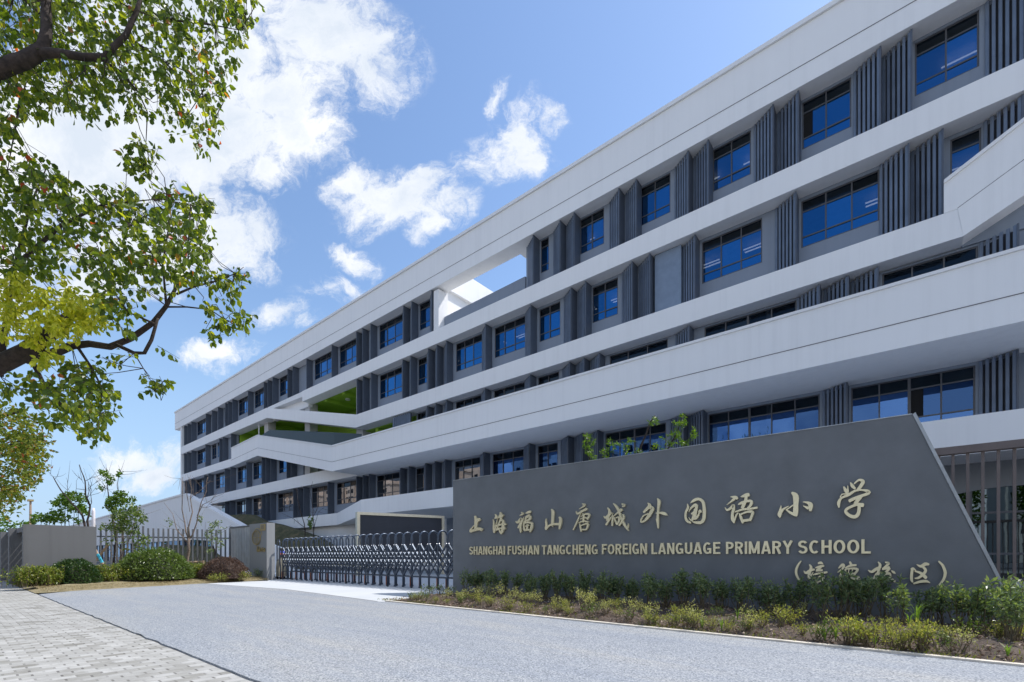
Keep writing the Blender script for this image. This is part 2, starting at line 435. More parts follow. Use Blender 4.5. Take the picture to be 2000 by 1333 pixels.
LG = [(0, (.045, .085, .016)), (.45, (.085, .14, .022)), (.8, (.16, .22, .03)), (.982, (.24, .28, .04)), (.994, (.34, .06, .035))]
M['leaf_camphor'] = leaf_mat('camphor_leaves', LG, .55, .35, (2.5, 2.15, .5))
M['leaf_fresh'] = leaf_mat('fresh_yellow_green_leaves', [(0, (.30, .36, .02)), (.5, (.50, .54, .05)), (1, (.66, .64, .10))], .5, .4, (1.4, 1.3, .4))
M['leaf_autumn'] = leaf_mat('turning_leaves', [(0, (.07, .11, .015)), (.5, (.13, .19, .025)), (.85, (.22, .25, .035)), (.96, (.27, .17, .035)), (1, (.28, .06, .03))], .5, .5, (1.6, 1.4, .4))
M['leaf_dark'] = leaf_mat('dark_hedge_leaves', [(0, (.018, .045, .014)), (.6, (.04, .085, .022)), (1, (.085, .13, .035))], .25, .3, (1.4, 1.6, .4))
M['leaf_mid'] = leaf_mat('mid_green_leaves', [(0, (.06, .10, .02)), (.6, (.11, .17, .035)), (1, (.20, .25, .07))], .3, .35, (1.4, 1.5, .4))
M['leaf_yellow'] = leaf_mat('yellow_green_leaves', [(0, (.16, .20, .035)), (.5, (.31, .34, .08)), (1, (.52, .47, .15))], .4, .45, (1.3, 1.3, .4))
M['leaf_hedge'] = leaf_mat('yellow_green_hedge_leaves', [(0, (.08, .13, .015)), (.55, (.17, .22, .03)), (1, (.34, .33, .06))], .35, .4, (1.3, 1.4, .4))
M['steellight'] = plain('pale_ribbed_steel', (.46, .49, .52), .4, .4, .08, 4)
M['leaf_pale'] = leaf_mat('pale_cream_leaves', [(0, (.27, .30, .08)), (.5, (.48, .49, .19)), (1, (.66, .62, .34))], .4, .45, (1.2, 1.2, .5))
M['leaf_shrub'] = leaf_mat('glossy_shrub_leaves', [(0, (.08, .12, .06)), (.5, (.155, .21, .11)), (.88, (.25, .31, .16)), (1, (.36, .36, .18))], .38, .3, (1.4, 1.5, .4))
M['leaf_bronze'] = leaf_mat('bronze_shrub_leaves', [(0, (.055, .032, .026)), (.6, (.105, .062, .048)), (1, (.18, .11, .075))], .2, .6, (1.4, 1.1, .6))
M['leaf_young'] = leaf_mat('young_tree_leaves', [(0, (.045, .10, .012)), (.6, (.09, .17, .022)), (1, (.17, .26, .04))], .45, .4, (1.6, 1.6, .4))
M['leaf_dead'] = leaf_mat('dead_leaves', [(0, (.10, .06, .04)), (.5, (.24, .16, .11)), (1, (.50, .40, .31))], .15, .8, (1, 1, 1))
M['grassblade'] = leaf_mat('grass_blades', [(0, (.10, .14, .02)), (.5, (.20, .24, .04)), (1, (.38, .32, .12))], .4, .5, (1.3, 1.3, .4))
M['greenblade'] = leaf_mat('green_grass_blades', [(0, (.09, .19, .02)), (1, (.24, .38, .06))], .4, .5, (1.3, 1.3, .4))

# ================================================================== SETTING
def sheet(name, pts, z, mat, kind='structure'):
    b = MB(); b.add([(x, y, z) for x, y in pts], [tuple(range(len(pts)))])
    return tag(obj(name, b, mat), kind=kind)
sheet('ground', [(-900, -500), (500, -500), (500, 900), (-900, 900)], -.03, M['asphalt'])
NP, ND, NB = 1.51, 5.70, 5.88        # paver edge, drive/apron joint, planting-bed edge (metres from the camera)
sheet('pavement', [(-60, -7), (40, -7), (40, NP), (-60, NP)], 0.0, M['pavers'])
def wavy(x0, x1, y, n, amp):
    return [(x0 + (x1 - x0) * i / n, y + amp * math.sin(i * 1.7) * (0.5 + .5 * math.sin(i * .37 + 1)) + rng.normal() * amp * .3) for i in range(n + 1)]
edge = wavy(-16.4, 14, NP, 160, .012)
drive = MB()
outl = edge + [(14, 5.95), (0.9, 5.88), (-8.0, 5.93), (-8.4, 5.75), (-13.6, 6.2), (-19.2, 5.66), (-18.6, 4.2), (-17.2, 2.2)]
drive.add([(x, y, .016) for x, y in outl], [tuple(range(len(outl)))])
k = len(edge)
drive.add([(x, y, .016) for x, y in edge] + [(x, y, .0005) for x, y in edge], [(i, i+1, k+i+1, k+i) for i in range(k-1)])
tag(obj('driveway', drive, M['aggregate']), kind='structure')
pad = [(-19.25, 5.64), (-13.6, 6.18), (-8.4, 5.73), (-7.9, 5.92), (-8.4, 6.4), (-9.0, 8.5), (-8.9, 12), (-4, 12), (-4, 22), (-60, 22), (-60, 14), (-19.6, 9.5), (-19.4, 8.2), (-18.8, 8.0)]
sheet('forecourt', pad, .012, M['pad'])
# thin dark joint between the drive and the apron
jb = MB(); jp = [(-19.2, 5.66), (-16.5, 5.90), (-13.6, 6.2), (-11, 5.99), (-8.4, 5.75)]
for (x0, y0), (x1, y1) in zip(jp, jp[1:]):
    jb.add([(x0, y0-.02, .020), (x1, y1-.02, .020), (x1, y1+.02, .020), (x0, y0+.02, .020)], [(0,1,2,3)])
tag(obj('drive_joint', jb, M['joint']), kind='structure')
# planting bed in front of the sign: gently humped soil
def humped(name, xs, ys, hfun, mat):
    b = MB(); nx, ny = len(xs), len(ys)
    V = []
    for j in range(ny):
        for i in range(nx):
            x, y = (xs[i], ys[j]) if not callable(ys[j]) else (xs[i], ys[j](xs[i]))
            V.append((x, y, hfun(x, y)))
    b.add(V, [(j*nx+i, j*nx+i+1, (j+1)*nx+i+1, (j+1)*nx+i) for j in range(ny-1) for i in range(nx-1)])
    return tag(obj(name, b, mat, smooth=True), kind='structure')
def bed_front(x): return 5.93 - (.05 * (x + 8.2) / 9.0)
def bed_h(x, y):
    t = max(0.0, min(1.0, (y - bed_front(x)) / .7))
    u = max(0.0, min(1.0, (x + 8.25) / .5))
    return .022 + (.07 + .035 * math.sin(x * 3.1 + y * 2) + .025 * math.sin(x * 7.7 - y * 4.3)) * (t * (2 - t)) * u
bx = np.linspace(-8.25, 9, 150)
rows = [(lambda x, f=f: bed_front(x) * (1 - f) + 9.2 * f) for f in np.linspace(0, 1, 30)]
V = []; b = MB()
for fn in rows:
    for x in bx:
        y = fn(x); xs = x
        if x < -7.2: xs = x - (y - 5.9) * .30 * (-7.2 - x) / 1.05      # the bed's short left edge runs back towards the sign
        V.append((xs, y, bed_h(x, y)))
nx = len(bx)
b.add(V, [(j*nx+i, j*nx+i+1, (j+1)*nx+i+1, (j+1)*nx+i) for j in range(len(rows)-1) for i in range(nx-1)])
tag(obj('planting_bed_soil', b, M['soil'], smooth=True), kind='structure')
b = MB(); b.hexa([(-8.3, 5.86, .0), (14, 5.80, .0), (14, 5.875, .0), (-8.3, 5.935, .0)], [(-8.3, 5.86, .035), (14, 5.80, .035), (14, 5.875, .035), (-8.3, 5.935, .035)])
tag(obj('bed_edging', b, M['kerb']), kind='structure')
# left bed: dry lawn strip by the drive
b = MB(); V = []; xs = np.linspace(0, 1, 24); ys = np.linspace(1.50, 8.45, 40)
def lawn_edge(y): return -17.2 - (y - 2.2) * .36 if y < 5.7 else -18.46 - (y - 5.7) * .42
for y in ys:
    for f in xs:
        x = lawn_edge(y) - 12 * f ** 2.0
        q = min(1, (lawn_edge(y) - x) / 1.1); q = q*q*(3-2*q); e = max(0, min(1, (y - 1.5) / .8)); V.append((x, y, .014 + (.12 + .02 * math.sin(x * 5 + y * 3)) * q * e))
b.add(V, [(j*24+i, (j+1)*24+i, (j+1)*24+i+1, j*24+i+1) for j in range(39) for i in range(23)])
tag(obj('dry_lawn', b, M['drygrass'], smooth=True), kind='structure')
# grass mound that runs down beside the entrance
b = MB(); crest = [(-66, 5.6), (-50, 5.1), (-46.8, 4.25), (-43.7, 3.85), (-40.7, 3.32), (-36.9, 2.6), (-33.8, 1.69), (-31, .7), (-29.5, 0.0)]
V = []; prof = [(-3.6, .0), (-2.6, .30), (-1.3, .70), (0, 1.0), (.9, 1.0), (2.2, .75)]
for x, z in crest:
    for dy, k in prof: V.append((x, 19 + dy * (0.35 + .65 * z / 4), z * k))
npf = len(prof)
b.add(V, [(i*npf+j, (i+1)*npf+j, (i+1)*npf+j+1, i*npf+j+1) for i in range(len(crest)-1) for j in range(npf-1)])
tag(obj('grass_mound', b, M['moundgrass'], smooth=True), kind='structure')

# ================================================================== SCHOOL BUILDING
school = thing('school_building', 'long five storey school with white wavy bands and dark louvres behind the gate', 'school', (-35, 21.3, 0))
NF, NG = 21.3, 22.0                  # face of the bands, face of the recessed walls
rows = {
 5: (16.28, 19.20, [(0.24,1.87,2),(-3.2,-1.59,2),(-6.64,-5.07,2),(-10.09,-8.56,2),(-13.52,-12.07,2),(-16.15,-15.58,1),(-26.96,-25.8,1),(-31.89,-28.92,3),(-37.71,-34.93,3),(-42.03,-38.86,3),(-49.11,-46.99,2),(-55.17,-52.29,3),(-59.57,-56.45,3),(-63.94,-62.81,1),(-68.22,-66.63,2),(-73.59,-69.65,3)],
     [-76.9,-75.44,-73.85,-68.42,-66.28,-64.3,-61.94,-61.08,-59.79,-55.45,-51.42,-50.51,-49.35,-46.12,-45.05,-42.38,-37.96,-34.16,-33.3,-32.16,-28.05,-27.1,-24.93,-16.22,-14.4,-13.5,-10.9,-9.99,-7.5,-6.62,-4.1,-3.22,-0.68,0.17,2.85,3.72]),
 4: (12.35, 15.30, [(1.16,1.92,1),(-3.23,-0.75,3),(-7.11,-4.64,3),(-12.77,-11.28,2),(-16.25,-14.8,2),(-19.71,-17.28,3),(-23.18,-20.78,3),(-27.12,-26.16,1),(-31.82,-29.01,3),(-66.21,-64.8,1),(-73.59,-69.91,3),(-68.1,-66.6,2)],
     [-76.9,-75.6,-73.85,-68.6,-63.86,-62.73,-60.2,-34.09,-33.22,-32.09,-28.14,-27.2,-25.29,-24.4,-23.45,-19.91,-16.41,-13.7,-12.8,-10.2,-9.3,-7.2,-3.3,0.10,0.97,2.81]),
 3: (8.46, 11.35, [(-0.67,1.84,3),(-7.0,-3.39,4),(-11.75,-8.69,3),(-16.34,-14.88,2),(-19.77,-17.32,3),(-23.21,-20.84,3),(-27.23,-26.28,1),(-49.29,-47.26,1),(-55.57,-52.78,3),(-59.94,-56.87,3),(-66.84,-63.49,3),(-74.08,-70.21,3)],
     [-76.6,-75.2,-74.2,-69.06,-67.53,-62.09,-60.39,-55.85,-51.91,-50.94,-49.8,-46.3,-45.4,-25.41,-24.5,-23.45,-19.97,-16.45,-13.8,-12.9,-12.0,-7.46,-2.52,-1.62,-0.75,2.71]),
 2: (4.50, 7.43, [(-1.6,1.78,4),(-6.83,-2.6,5),(-12.0,-8.77,4),(-16.36,-14.97,2),(-19.88,-17.39,3),(-23.29,-20.95,3),(-27.35,-26.38,1),(-32.2,-29.28,3),(-38.18,-35.03,3),(-42.57,-39.47,3),(-49.52,-45.81,3),(-55.53,-52.78,3),(-60.24,-57.01,3),(-66.8,-63.5,3),(-74.0,-70.2,3)],
     [-76.6,-75.2,-69.06,-67.53,-62.09,-60.54,-55.99,-51.91,-50.94,-49.93,-44.94,-44.03,-42.95,-38.6,-34.16,-33.22,-32.37,-28.41,-27.4,-25.6,-24.6,-23.6,-20.08,-16.52,-13.9,-13.0,-12.1,-7.72,-6.86,-1.66,2.7]),
}
HEAD = 2.82; TRANS = 2.38; RAILZ = 1.37; SILL = .94
OPEN = {(-3.2, 5): 0, (-1.6, 2): 2}
def window(x0, x1, zb, n, key):
    b = MB(); fr = .05; y0, y1 = NG + .03, NG + .09
    zs, zr, zt, zh = zb + SILL, zb + RAILZ, zb + TRANS, zb + HEAD
    b.box(x0, x0+fr, y0, y1, zs, zh); b.box(x1-fr, x1, y0, y1, zs, zh)
    for z in (zs, zh-fr): b.box(x0+fr, x1-fr, y0, y1, z, z+fr)
    for z in (zr, zt): b.box(x0+fr, x1-fr, y0+.004, y1-.004, z-.025, z+.025)
    xs = np.linspace(x0, x1, n+1)
    for i, x in enumerate(xs[1:-1]):
        w = .045 if (n >= 4 and i == n//2 - 1) else .024
        b.box(x-w, x+w, y0-.004, y1+.004, zs+fr, zh-fr)
    w = obj('window', b, M['frame'], school, (0.5*(x0+x1), NG, zs))
    g = MB()
    for i in range(n):
        a, c = xs[i], xs[i+1]
        for (za, zc, mt) in ((zs, zr, 0), (zr, zt, 0), (zt, zh, 1)):
            if za == zr and OPEN.get(key) == i:
                mid = a + (c - a) * .45
                g.add([(a, y1-.01, za), (mid, y1-.01, za), (mid, y1-.01, zc), (a, y1-.01, zc)], [(0,1,2,3)], 2); a2 = mid
            else: a2 = a
            d = rng.normal(size=4) * .0035
            yy = NG + .055 + (0.012 if (i % 2) else 0)
            g.add([(a2, yy+d[0], za), (c, yy+d[1], za), (c, yy+d[1]+d[2]-d[0], zc), (a2, yy+d[2], zc)], [(0,1,2,3)], mt)
    obj('glass', g, [M['glassclear'] if key[1] == 2 and x1 < -19 else (M['glasslow'] if key[1] == 2 else M['glass']), M['glasstop'], M['dark']], w)
    return w
def louvre(tips, zb, zt):
    b = MB(); wd = .86
    for xt in tips:
        xl = xt - wd; n = 6
        dx, dy = wd, -.54; L = math.hypot(dx, dy); ux, uy = dx/L, dy/L; vx, vy = -uy, ux      # along the panel, and into the building
        ox, oy = xl, NG - .04
        for i in range(n):
            a = (i + .12) * L / n; c = a + .088
            q = [(ox+ux*a, oy+uy*a), (ox+ux*c, oy+uy*c), (ox+ux*c+vx*.032, oy+uy*c+vy*.032), (ox+ux*a+vx*.032, oy+uy*a+vy*.032)]
            b.hexa([(x, y, zb) for x, y in q], [(x, y, zt) for x, y in q])
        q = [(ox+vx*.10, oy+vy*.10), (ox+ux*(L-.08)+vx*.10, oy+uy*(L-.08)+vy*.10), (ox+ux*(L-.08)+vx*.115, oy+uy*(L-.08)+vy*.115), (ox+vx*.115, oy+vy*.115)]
        b.hexa([(x, y, zb+.01) for x, y in q], [(x, y, zt-.12) for x, y in q], 1)  # dark sheet added for the shade in the slat gaps
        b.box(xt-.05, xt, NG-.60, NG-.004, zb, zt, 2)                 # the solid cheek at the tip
    return obj('louvre_screen', b, [M['louvre'], M['gapshade'], M['cheek']], school, (tips[len(tips)//2], NG, zb))
SEGS = {5: [(-78, -24.6), (-17.2, 8)], 4: [(-78, -60.1), (-34.95, 8)], 3: [(-78, -44.2), (-27.3, 8)], 2: [(-78, 8)]}
for r, (zb, zt, wins, tips) in rows.items():
    for sa, sb in SEGS[r]:
        b = MB()
        inside = sorted([w for w in wins if w[0] >= sa - .01 and w[1] <= sb + .01])
        cur = sa
        for (x0, x1, n) in inside:
            if x0 > cur: b.box(cur, x0, NG, NG + .22, zb, zt)
            b.box(x0, x1, NG, NG + .22, zb, zb + SILL - .002); b.box(x0, x1, NG, NG + .22, zb + HEAD + .002, zt)
            cur = x1
        if cur < sb: b.box(cur, sb, NG, NG + .22, zb, zt)
        obj('storey_wall', b, M['greywall'], school, ((sa+sb)/2, NG, zb))
    for (x0, x1, n) in wins: window(x0, x1, zb, n, (x0, r))
    tips = sorted(tips); cl = [[tips[0]]]
    for tp in tips[1:]:
        if tp - cl[-1][-1] < 1.7: cl[-1].append(tp)
        else: cl.append([tp])
    ztop = zt - .03 if r != 3 else zt - .03
    for c in cl: louvre(c, zb - .0, ztop)
# flat slatted screen at the loggia, third row
b = MB()
for i in range(9):
    x = -29.4 + i * .235
    b.box(x, x+.10, NF+.15, NF+.25, 8.46, 11.3)
b.box(-29.45, -27.35, NF+.27, NF+.29, 8.5, 11.28, 1)  # added dark sheet, shade between these slats put into its colour
obj('flat_screen', b, [M['louvre'], M['gapshade']], school, (-28.4, NF, 8.46))

# ---- white bands (floor slabs with upstand)
def band(name, poly, n0=NF, n1=22.35, mat='white', org=None):
    b = MB(); b.prism(poly, n0, n1); return obj(name, b, M[mat], school, org or (poly[0][0], n0, poly[0][1]))
band('white_band', [(-43.0, 15.28), (8, 15.32), (8, 16.28), (-43.0, 16.24)])
band('white_band', [(-77.8, 15.2), (-50.5, 15.17), (-34.15, 11.33), (1.44, 11.40), (1.3, 12.35), (-34.0, 12.36), (-50.55, 16.22), (-77.8, 16.2)])
b = MB(); b.prism([(-50.4, 15.93), (-43.0, 15.75), (-43.0, 16.24), (-50.4, 16.24)], NF+.05, NG+.3)
b.prism([(-50.4, 15.0), (-43.0, 15.0), (-43.0, 15.75), (-50.4, 15.93)], NG-.1, NG+.3)
obj('slab_edge', b, M['white_plain'], school, (-47, NF, 15))
band('white_band', [(-77.8, 11.40), (-59.82, 11.32), (-59.82, 12.22), (-77.8, 12.3)])
band('white_band', [(-78, 7.40), (-24, 7.44), (-24, 8.48), (-78, 8.44)])
# rising block at the right end of the fourth band
b = MB(); b.prism([(1.441, 11.40), (2.8, 12.07), (8, 14.75), (8, 17.2), (2.8, 14.32), (0.97, 13.32), (0.97, 12.352), (1.301, 12.352)], NF-.01, NG-.02)
obj('rising_parapet', b, M['white'], school, (3, NF, 12))
b = MB(); b.box(1.445, 8, NG-.08, NG+.3, 11.352, 12.348); obj('lintel_wall', b, M['greywall'], school, (4, NG, 11.4))
b = MB(); b.prism([(0.97, 13.322), (2.8, 14.322), (8, 17.202), (8, 17.33), (2.8, 14.44), (0.97, 13.44)], NF-.07, NF+.3)
obj('coping', b, M['white_plain'], school, (3, NF, 14))
b = MB(); b.prism([(1.3, 12.36), (2.8, 13.16), (8, 15.98), (8, 16.0), (2.8, 13.18), (1.3, 12.38)], NF-.014, NF)
obj('joint_line', b, M['joint'], school, (3, NF, 13))

# the big folded gallery band: (x, y, bottom, groove, top)
big = [(-59.82, 21.28, 11.31, 12.03, 13.36), (-52.62, 21.26, 11.58, 12.40, 13.68), (-33.75, 19.05, 7.45, 8.17, 9.34), (9.0, 19.05, 7.43, 8.22, 9.42)]
b = MB(); jn = MB(); cp = MB()
for (xa, ya, ba, ga, ta), (xb, yb, bb, gb, tb) in zip(big, big[1:]):
    b.add([(xa,ya,ba),(xb,yb,bb),(xb,yb,tb),(xa,ya,ta),(xa,ya+.25,ta),(xb,yb+.25,tb),(xb,yb+.25,bb),(xa,ya+.25,ba)], [(0,1,2,3),(3,2,5,4),(4,5,6,7)])
    b.add([(xa,ya,ba),(xb,yb,bb),(xb,22.3,bb),(xa,22.3,ba)], [(3,2,1,0)])                      # soffit
    b.add([(xa,ya+.25,ba+.35),(xb,yb+.25,bb+.35),(xb,22.3,bb+.35),(xa,22.3,ba+.35)], [(0,1,2,3)])   # walkway
    jn.hexa([(xa,ya-.012,ga-.012),(xb,yb-.012,gb-.012),(xb,yb,gb-.012),(xa,ya,ga-.012)], [(xa,ya-.012,ga+.012),(xb,yb-.012,gb+.012),(xb,yb,gb+.012),(xa,ya,ga+.012)])
    cp.hexa([(xa,ya-.05,ta+.002),(xb,yb-.05,tb+.002),(xb,yb+.3,tb+.002),(xa,ya+.3,ta+.002)], [(xa,ya-.05,ta+.10),(xb,yb-.05,tb+.10),(xb,yb+.3,tb+.10),(xa,ya+.3,ta+.10)])
xa, ya, ba, ga, ta = big[0]
b.add([(xa,ya,ba),(xa,ya+.25,ba),(xa,ya+.25,ta),(xa,ya,ta)], [(3,2,1,0)])
b.add([(xa,ya+.25,ba),(xa,22.3,ba),(xa,22.3,ba+.35),(xa,ya+.25,ba+.35)], [(3,2,1,0)])
obj('gallery_band', b, M['white'], school, (-33, 19, 7.4))
obj('joint_line', jn, M['joint'], school, (-33, 19, 8)); obj('coping', cp, M['white_plain'], school, (-33, 19, 9.4))
# glass balustrade above the falling part
b = MB()
pt = []
for px, yb_, yt_, N in ((513, 851, 849, 21.42), (527, 855, 840, 21.2), (653, 876, 845, 19.35), (706, 861, 848, 19.3)):
    lo, hi = on_n(px, yb_, N), on_n(px, yt_, N); pt.append((lo.x, N, lo.z, hi.z))
for (xa, ya, za, zc), (xb, yb, zd, ze) in zip(pt, pt[1:]):
    b.hexa([(xa,ya,za),(xb,yb,zd),(xb,yb+.03,zd),(xa,ya+.03,za)], [(xa,ya,zc),(xb,yb,ze),(xb,yb+.03,ze),(xa,ya+.03,zc)])
obj('glass_balustrade', b, M['glassrail'], school, (-40, 20, 10))

# ---- roof storey fascia, with the open roof terrace
b = MB()
b.prism([(-80.6, 19.05), (8, 19.22), (8, 21.50), (-80.6, 21.45)], NF, 22.28)
obj('roof_fascia', b, M['white'], school, (-36, NF, 19.2))
b = MB(); b.prism([(-80.65, 21.452), (8, 21.502), (8, 21.68), (-80.65, 21.63)], NF-.09, 22.36); obj('coping', b, M['white_plain'], school, (-36, NF, 21.5))
b = MB(); b.prism([(-80.6, 19.92), (8, 19.97), (8, 19.995), (-80.6, 19.945)], NF-.012, NF); obj('joint_line', b, M['joint'], school, (-36, NF, 20))
b = MB()
b.box(-80.6, -24.55, 22.28, 39, 19.6, 21.4); b.box(-17.9, 8, 22.28, 39, 19.2, 21.45)          # roof slabs left and right of the terrace
b.box(-78, -24.8, 22.6, 39, 16.2, 19.6); b.box(-16.9, 8, 26.0, 39, 16.2, 19.2); b.box(-16.95, -16.8, 22.24, 26.0, 16.2, 19.2)                # rooms of the top storey
b.box(-24.8, -24.3, 21.45, 22.28, 16.3, 19.05)                                                # column at the terrace
obj('top_storey_core', b, M['white_plain'], school, (-36, 30, 16))
b = MB(); b.prism([(-24.28, 16.26), (-17.25, 16.28), (-17.25, 17.45), (-24.28, 17.32)], NG-.05, NG+.2); obj('terrace_parapet', b, M['greywall'], school, (-21, NG, 16.3))
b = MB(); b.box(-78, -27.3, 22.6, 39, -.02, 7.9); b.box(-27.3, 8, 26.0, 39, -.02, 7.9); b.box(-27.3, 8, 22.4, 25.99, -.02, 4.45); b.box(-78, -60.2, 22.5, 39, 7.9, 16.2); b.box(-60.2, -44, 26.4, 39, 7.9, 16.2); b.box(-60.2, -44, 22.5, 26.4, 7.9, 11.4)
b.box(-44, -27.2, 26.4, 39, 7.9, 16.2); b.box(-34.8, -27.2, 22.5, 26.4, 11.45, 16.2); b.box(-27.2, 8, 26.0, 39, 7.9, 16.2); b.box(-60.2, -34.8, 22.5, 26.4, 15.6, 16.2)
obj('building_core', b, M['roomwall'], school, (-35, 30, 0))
b = MB()                                             # floors and partitions of the classrooms behind the right-hand windows
for z0, z1, xa in ((7.40, 8.44, -27.2), (11.32, 12.36, -27.2), (15.28, 16.26, -27.2)): b.box(xa, 8, 22.36, 25.99, z0, z1)
for x in (-27.1, -20.4, -13.7, -4.45, 2.3): b.box(x-.08, x+.08, 22.24, 25.98, 4.5, 15.27)
for x in (-13.9, -4.4, 2.2): b.box(x-.08, x+.08, 22.24, 25.98, 16.28, 19.18)
obj('classroom_shell', b, M['room'], school, (-10, 24, 4.5))
k_ = 0
for z0 in (16.28, 12.35):
    for x in np.arange(-26, 6, 2.25):
        if z0 > 16 and x < -16.6: continue
        k_ += 1
        if k_ % 3 == 0: continue
        b = MB(); b.box(x, x+1.2, 23.56, 23.60, z0+2.68, z0+2.72); b.box(x, x+1.2, 23.80, 23.84, z0+2.68, z0+2.72)
        obj('ceiling_light', b, M['tube'], school, (x, 23.6, z0+2.68))
# loggia lining, painted green
b = MB()
b.box(-60.15, -44, 26.2, 26.38, 11.4, 15.5); b.box(-44, -27.3, 26.2, 26.38, 8.2, 15.5)
b.box(-60.18, -60.05, 22.3, 26.2, 11.4, 15.5); b.box(-35.0, -34.85, 22.3, 26.2, 11.46, 15.5); b.box(-27.35, -27.25, 22.3, 26.2, 8.2, 11.4)
b.box(-60.0, -35.05, 22.36, 26.2, 15.42, 15.58); b.box(-34.85, -27.4, 22.36, 26.2, 11.28, 11.42)
for x in (-57, -53, -49, -45, -41, -38): b.box(x, x+.35, 22.4, 26.2, 15.12, 15.42)
for x in (-33, -30): b.box(x, x+.35, 22.4, 26.2, 11.0, 11.28)
obj('loggia_lining', b, M['green'], school, (-45, 26, 12))
for x in (-53.0, -44.1, -35.3):
    b = MB(); b.box(x, x+.95, NG+.1, NG+.9, 8.0, 15.4); obj('column', b, M['greycol'], school, (x, NG, 8))
b = MB(); b.tube([(-53.6, NG-.2, 12.3), (-53.6, NG-.2, 15.2)], .06, 8); obj('rain_pipe', b, M['white_plain'], school)
b = MB()
for (x, y) in ((-39.4, 23.8), (-48.0, 23.6)): b.tube([(x, y, 15.30), (x, y, 15.42)], .22, 14)
obj('ceiling_lamp', b, M['white_plain'], school)

# ---- entrance canopy, folded out of the first-floor band
can = [(-78, NF, 3.62, 4.50), (-36.9, NF, 3.60, 4.60), (-26.3, 16.8, 3.52, 4.50), (9, 16.8, 3.58, 4.56)]
b = MB()
for (xa, ya, ba, ta), (xb, yb, bb, tb) in zip(can, can[1:]):
    b.add([(xa,ya,ba),(xb,yb,bb),(xb,yb,tb),(xa,ya,ta),(xa,22.3,ta),(xb,22.3,tb),(xb,22.3,bb),(xa,22.3,ba)], [(0,1,2,3),(3,2,5,4),(7,6,1,0)])
obj('entrance_canopy', b, M['white'], school, (-26, 17, 3.5))
b = MB(); b.box(-78, -24, 21.9, 22.4, -.02, 3.6); obj('ground_storey_wall', b, M['white_plain'], school, (-40, 22, 0))
# entrance hall at the right: grey soffit wall with an arched lower edge over dark glazing
b = MB(); NH = 18.5
arc = [(-8, 2.55), (-4, 2.62), (-1, 2.66), (.6, 2.62), (1.2, 2.74), (1.65, 2.82), (2.1, 2.86), (3.0, 2.85), (5, 2.75), (8, 2.7)]
b.prism(arc + [(8, 3.6), (-8, 3.6)], NH, 18.7)
obj('hall_fascia', b, M['hallgrey'], school, (0, NH, 2.6))
b = MB(); b.box(-8, 8, NH+.02, NH+.1, .28, .36)
for z in (1.02, 2.16): b.box(-8, 8, NH+.03, NH+.09, z-.03, z+.03)
for x in np.arange(-7.8, 8, 1.15): b.box(x-.03, x+.03, NH+.024, NH+.096, .36, 2.95)
hw = obj('hall_window', b, M['frame'], school, (0, NH, .3))
b = MB()
xs = np.arange(-7.8, 8, 1.15)
for i in range(len(xs)-1):
    d = rng.normal() * .01
    b.add([(xs[i], NH+.06-d, .3), (xs[i+1], NH+.06+d, .3), (xs[i+1], NH+.06+d, 2.95), (xs[i], NH+.06-d, 2.95)], [(0,1,2,3)])
obj('glass', b, M['glasshall'], hw)
b = MB(); b.box(-8, 8, NH-.15, NH+.2, 0, .28); obj('hall_plinth', b, M['greycol'], school, (0, NH, 0))
b = MB(); b.box(-8.2, -8, NH, 22, 0, 3.6); b.box(-24, -8, 21.9, 22.4, -.02, 3.6); obj('hall_side_wall', b, M['greywall'], school, (-8, NH, 0))
# brackets and ledges on the far left end wall
b = MB()
for z in (6.2, 9.9, 13.8, 17.3): b.box(-79.0, -78.0, 22.1, 23.4, z, z+1.3)
b.box(-78.15, -78.0, 21.32, 39, 0, 19.04); b.box(-78.0, -77.78, 21.34, 21.99, 0, 19.04)
obj('end_wall', b, M['white_plain'], school, (-78, 24, 6))
# leaning rail frame on the roof
b = MB(); x0, x1 = -79.5, -66.0
p0 = lambda x: (x, 22.2, 21.7); p1 = lambda x: (x + .75, 22.9, 22.75)
b.tube([p0(x0), p0(x1)], .035, 5); b.tube([p1(x0), p1(x1)], .035, 5)
for x in np.linspace(x0, x1, 14): b.tube([p0(x), p1(x)], .035, 5)
obj('roof_rail', b, M['steel'], school, (-73, 22, 21.7))
# blank panel between the louvres in the fourth row
b = MB(); b.box(-9.2, -7.95, NG-.30, NG-.005, 12.36, 15.28); obj('blank_panel', b, M['blank'], school, (-8.6, NG, 12.4))

# ================================================================== ANNEX (low white building at the left)
annex = thing('annex_building', 'low white annex with a sloping parapet behind the picket fence', 'building', (-57, 16, 0))
b = MB(); b.prism([(-130, 2.75), (-54.5, 2.62), (-50, 2.4), (-46.2, -.02), (-38.9, -.02), (-38.9, 2.3), (-43.8, 3.65), (-57.3, 7.28), (-59.1, 7.28), (-130, 6.75)], 16, 16.4)
b.box(-130, -56, 16.4, 19, 2.7, 6.3)
obj('wall', b, M['white_plain'], annex)
b = MB(); b.prism([(-130, 6.752), (-59.1, 7.282), (-57.25, 7.282), (-43.8, 3.652), (-38.9, 2.302), (-38.9, 2.46), (-43.76, 3.82), (-57.2, 7.46), (-59.1, 7.46), (-130, 6.93)], 15.9, 16.5)
obj('coping', b, M['white'], annex)
b = MB()
for x in np.arange(-128, -47, 2.0): b.box(x, x+.16, 16.1, 16.25, .3, 2.7)
b.box(-128, -47, 16.08, 16.2, .1, .3)
w = obj('window_band', b, M['frame'], annex)
b = MB()
for x in np.arange(-128, -48, 2.0):
    d = rng.normal() * .012
    b.add([(x+.08, 16.2-d, .2), (x+2.08, 16.2+d, .2), (x+2.08, 16.2+d, 2.75), (x+.08, 16.2-d, 2.75)], [(0,1,2,3)])
obj('glass', b, M['glass'], w)
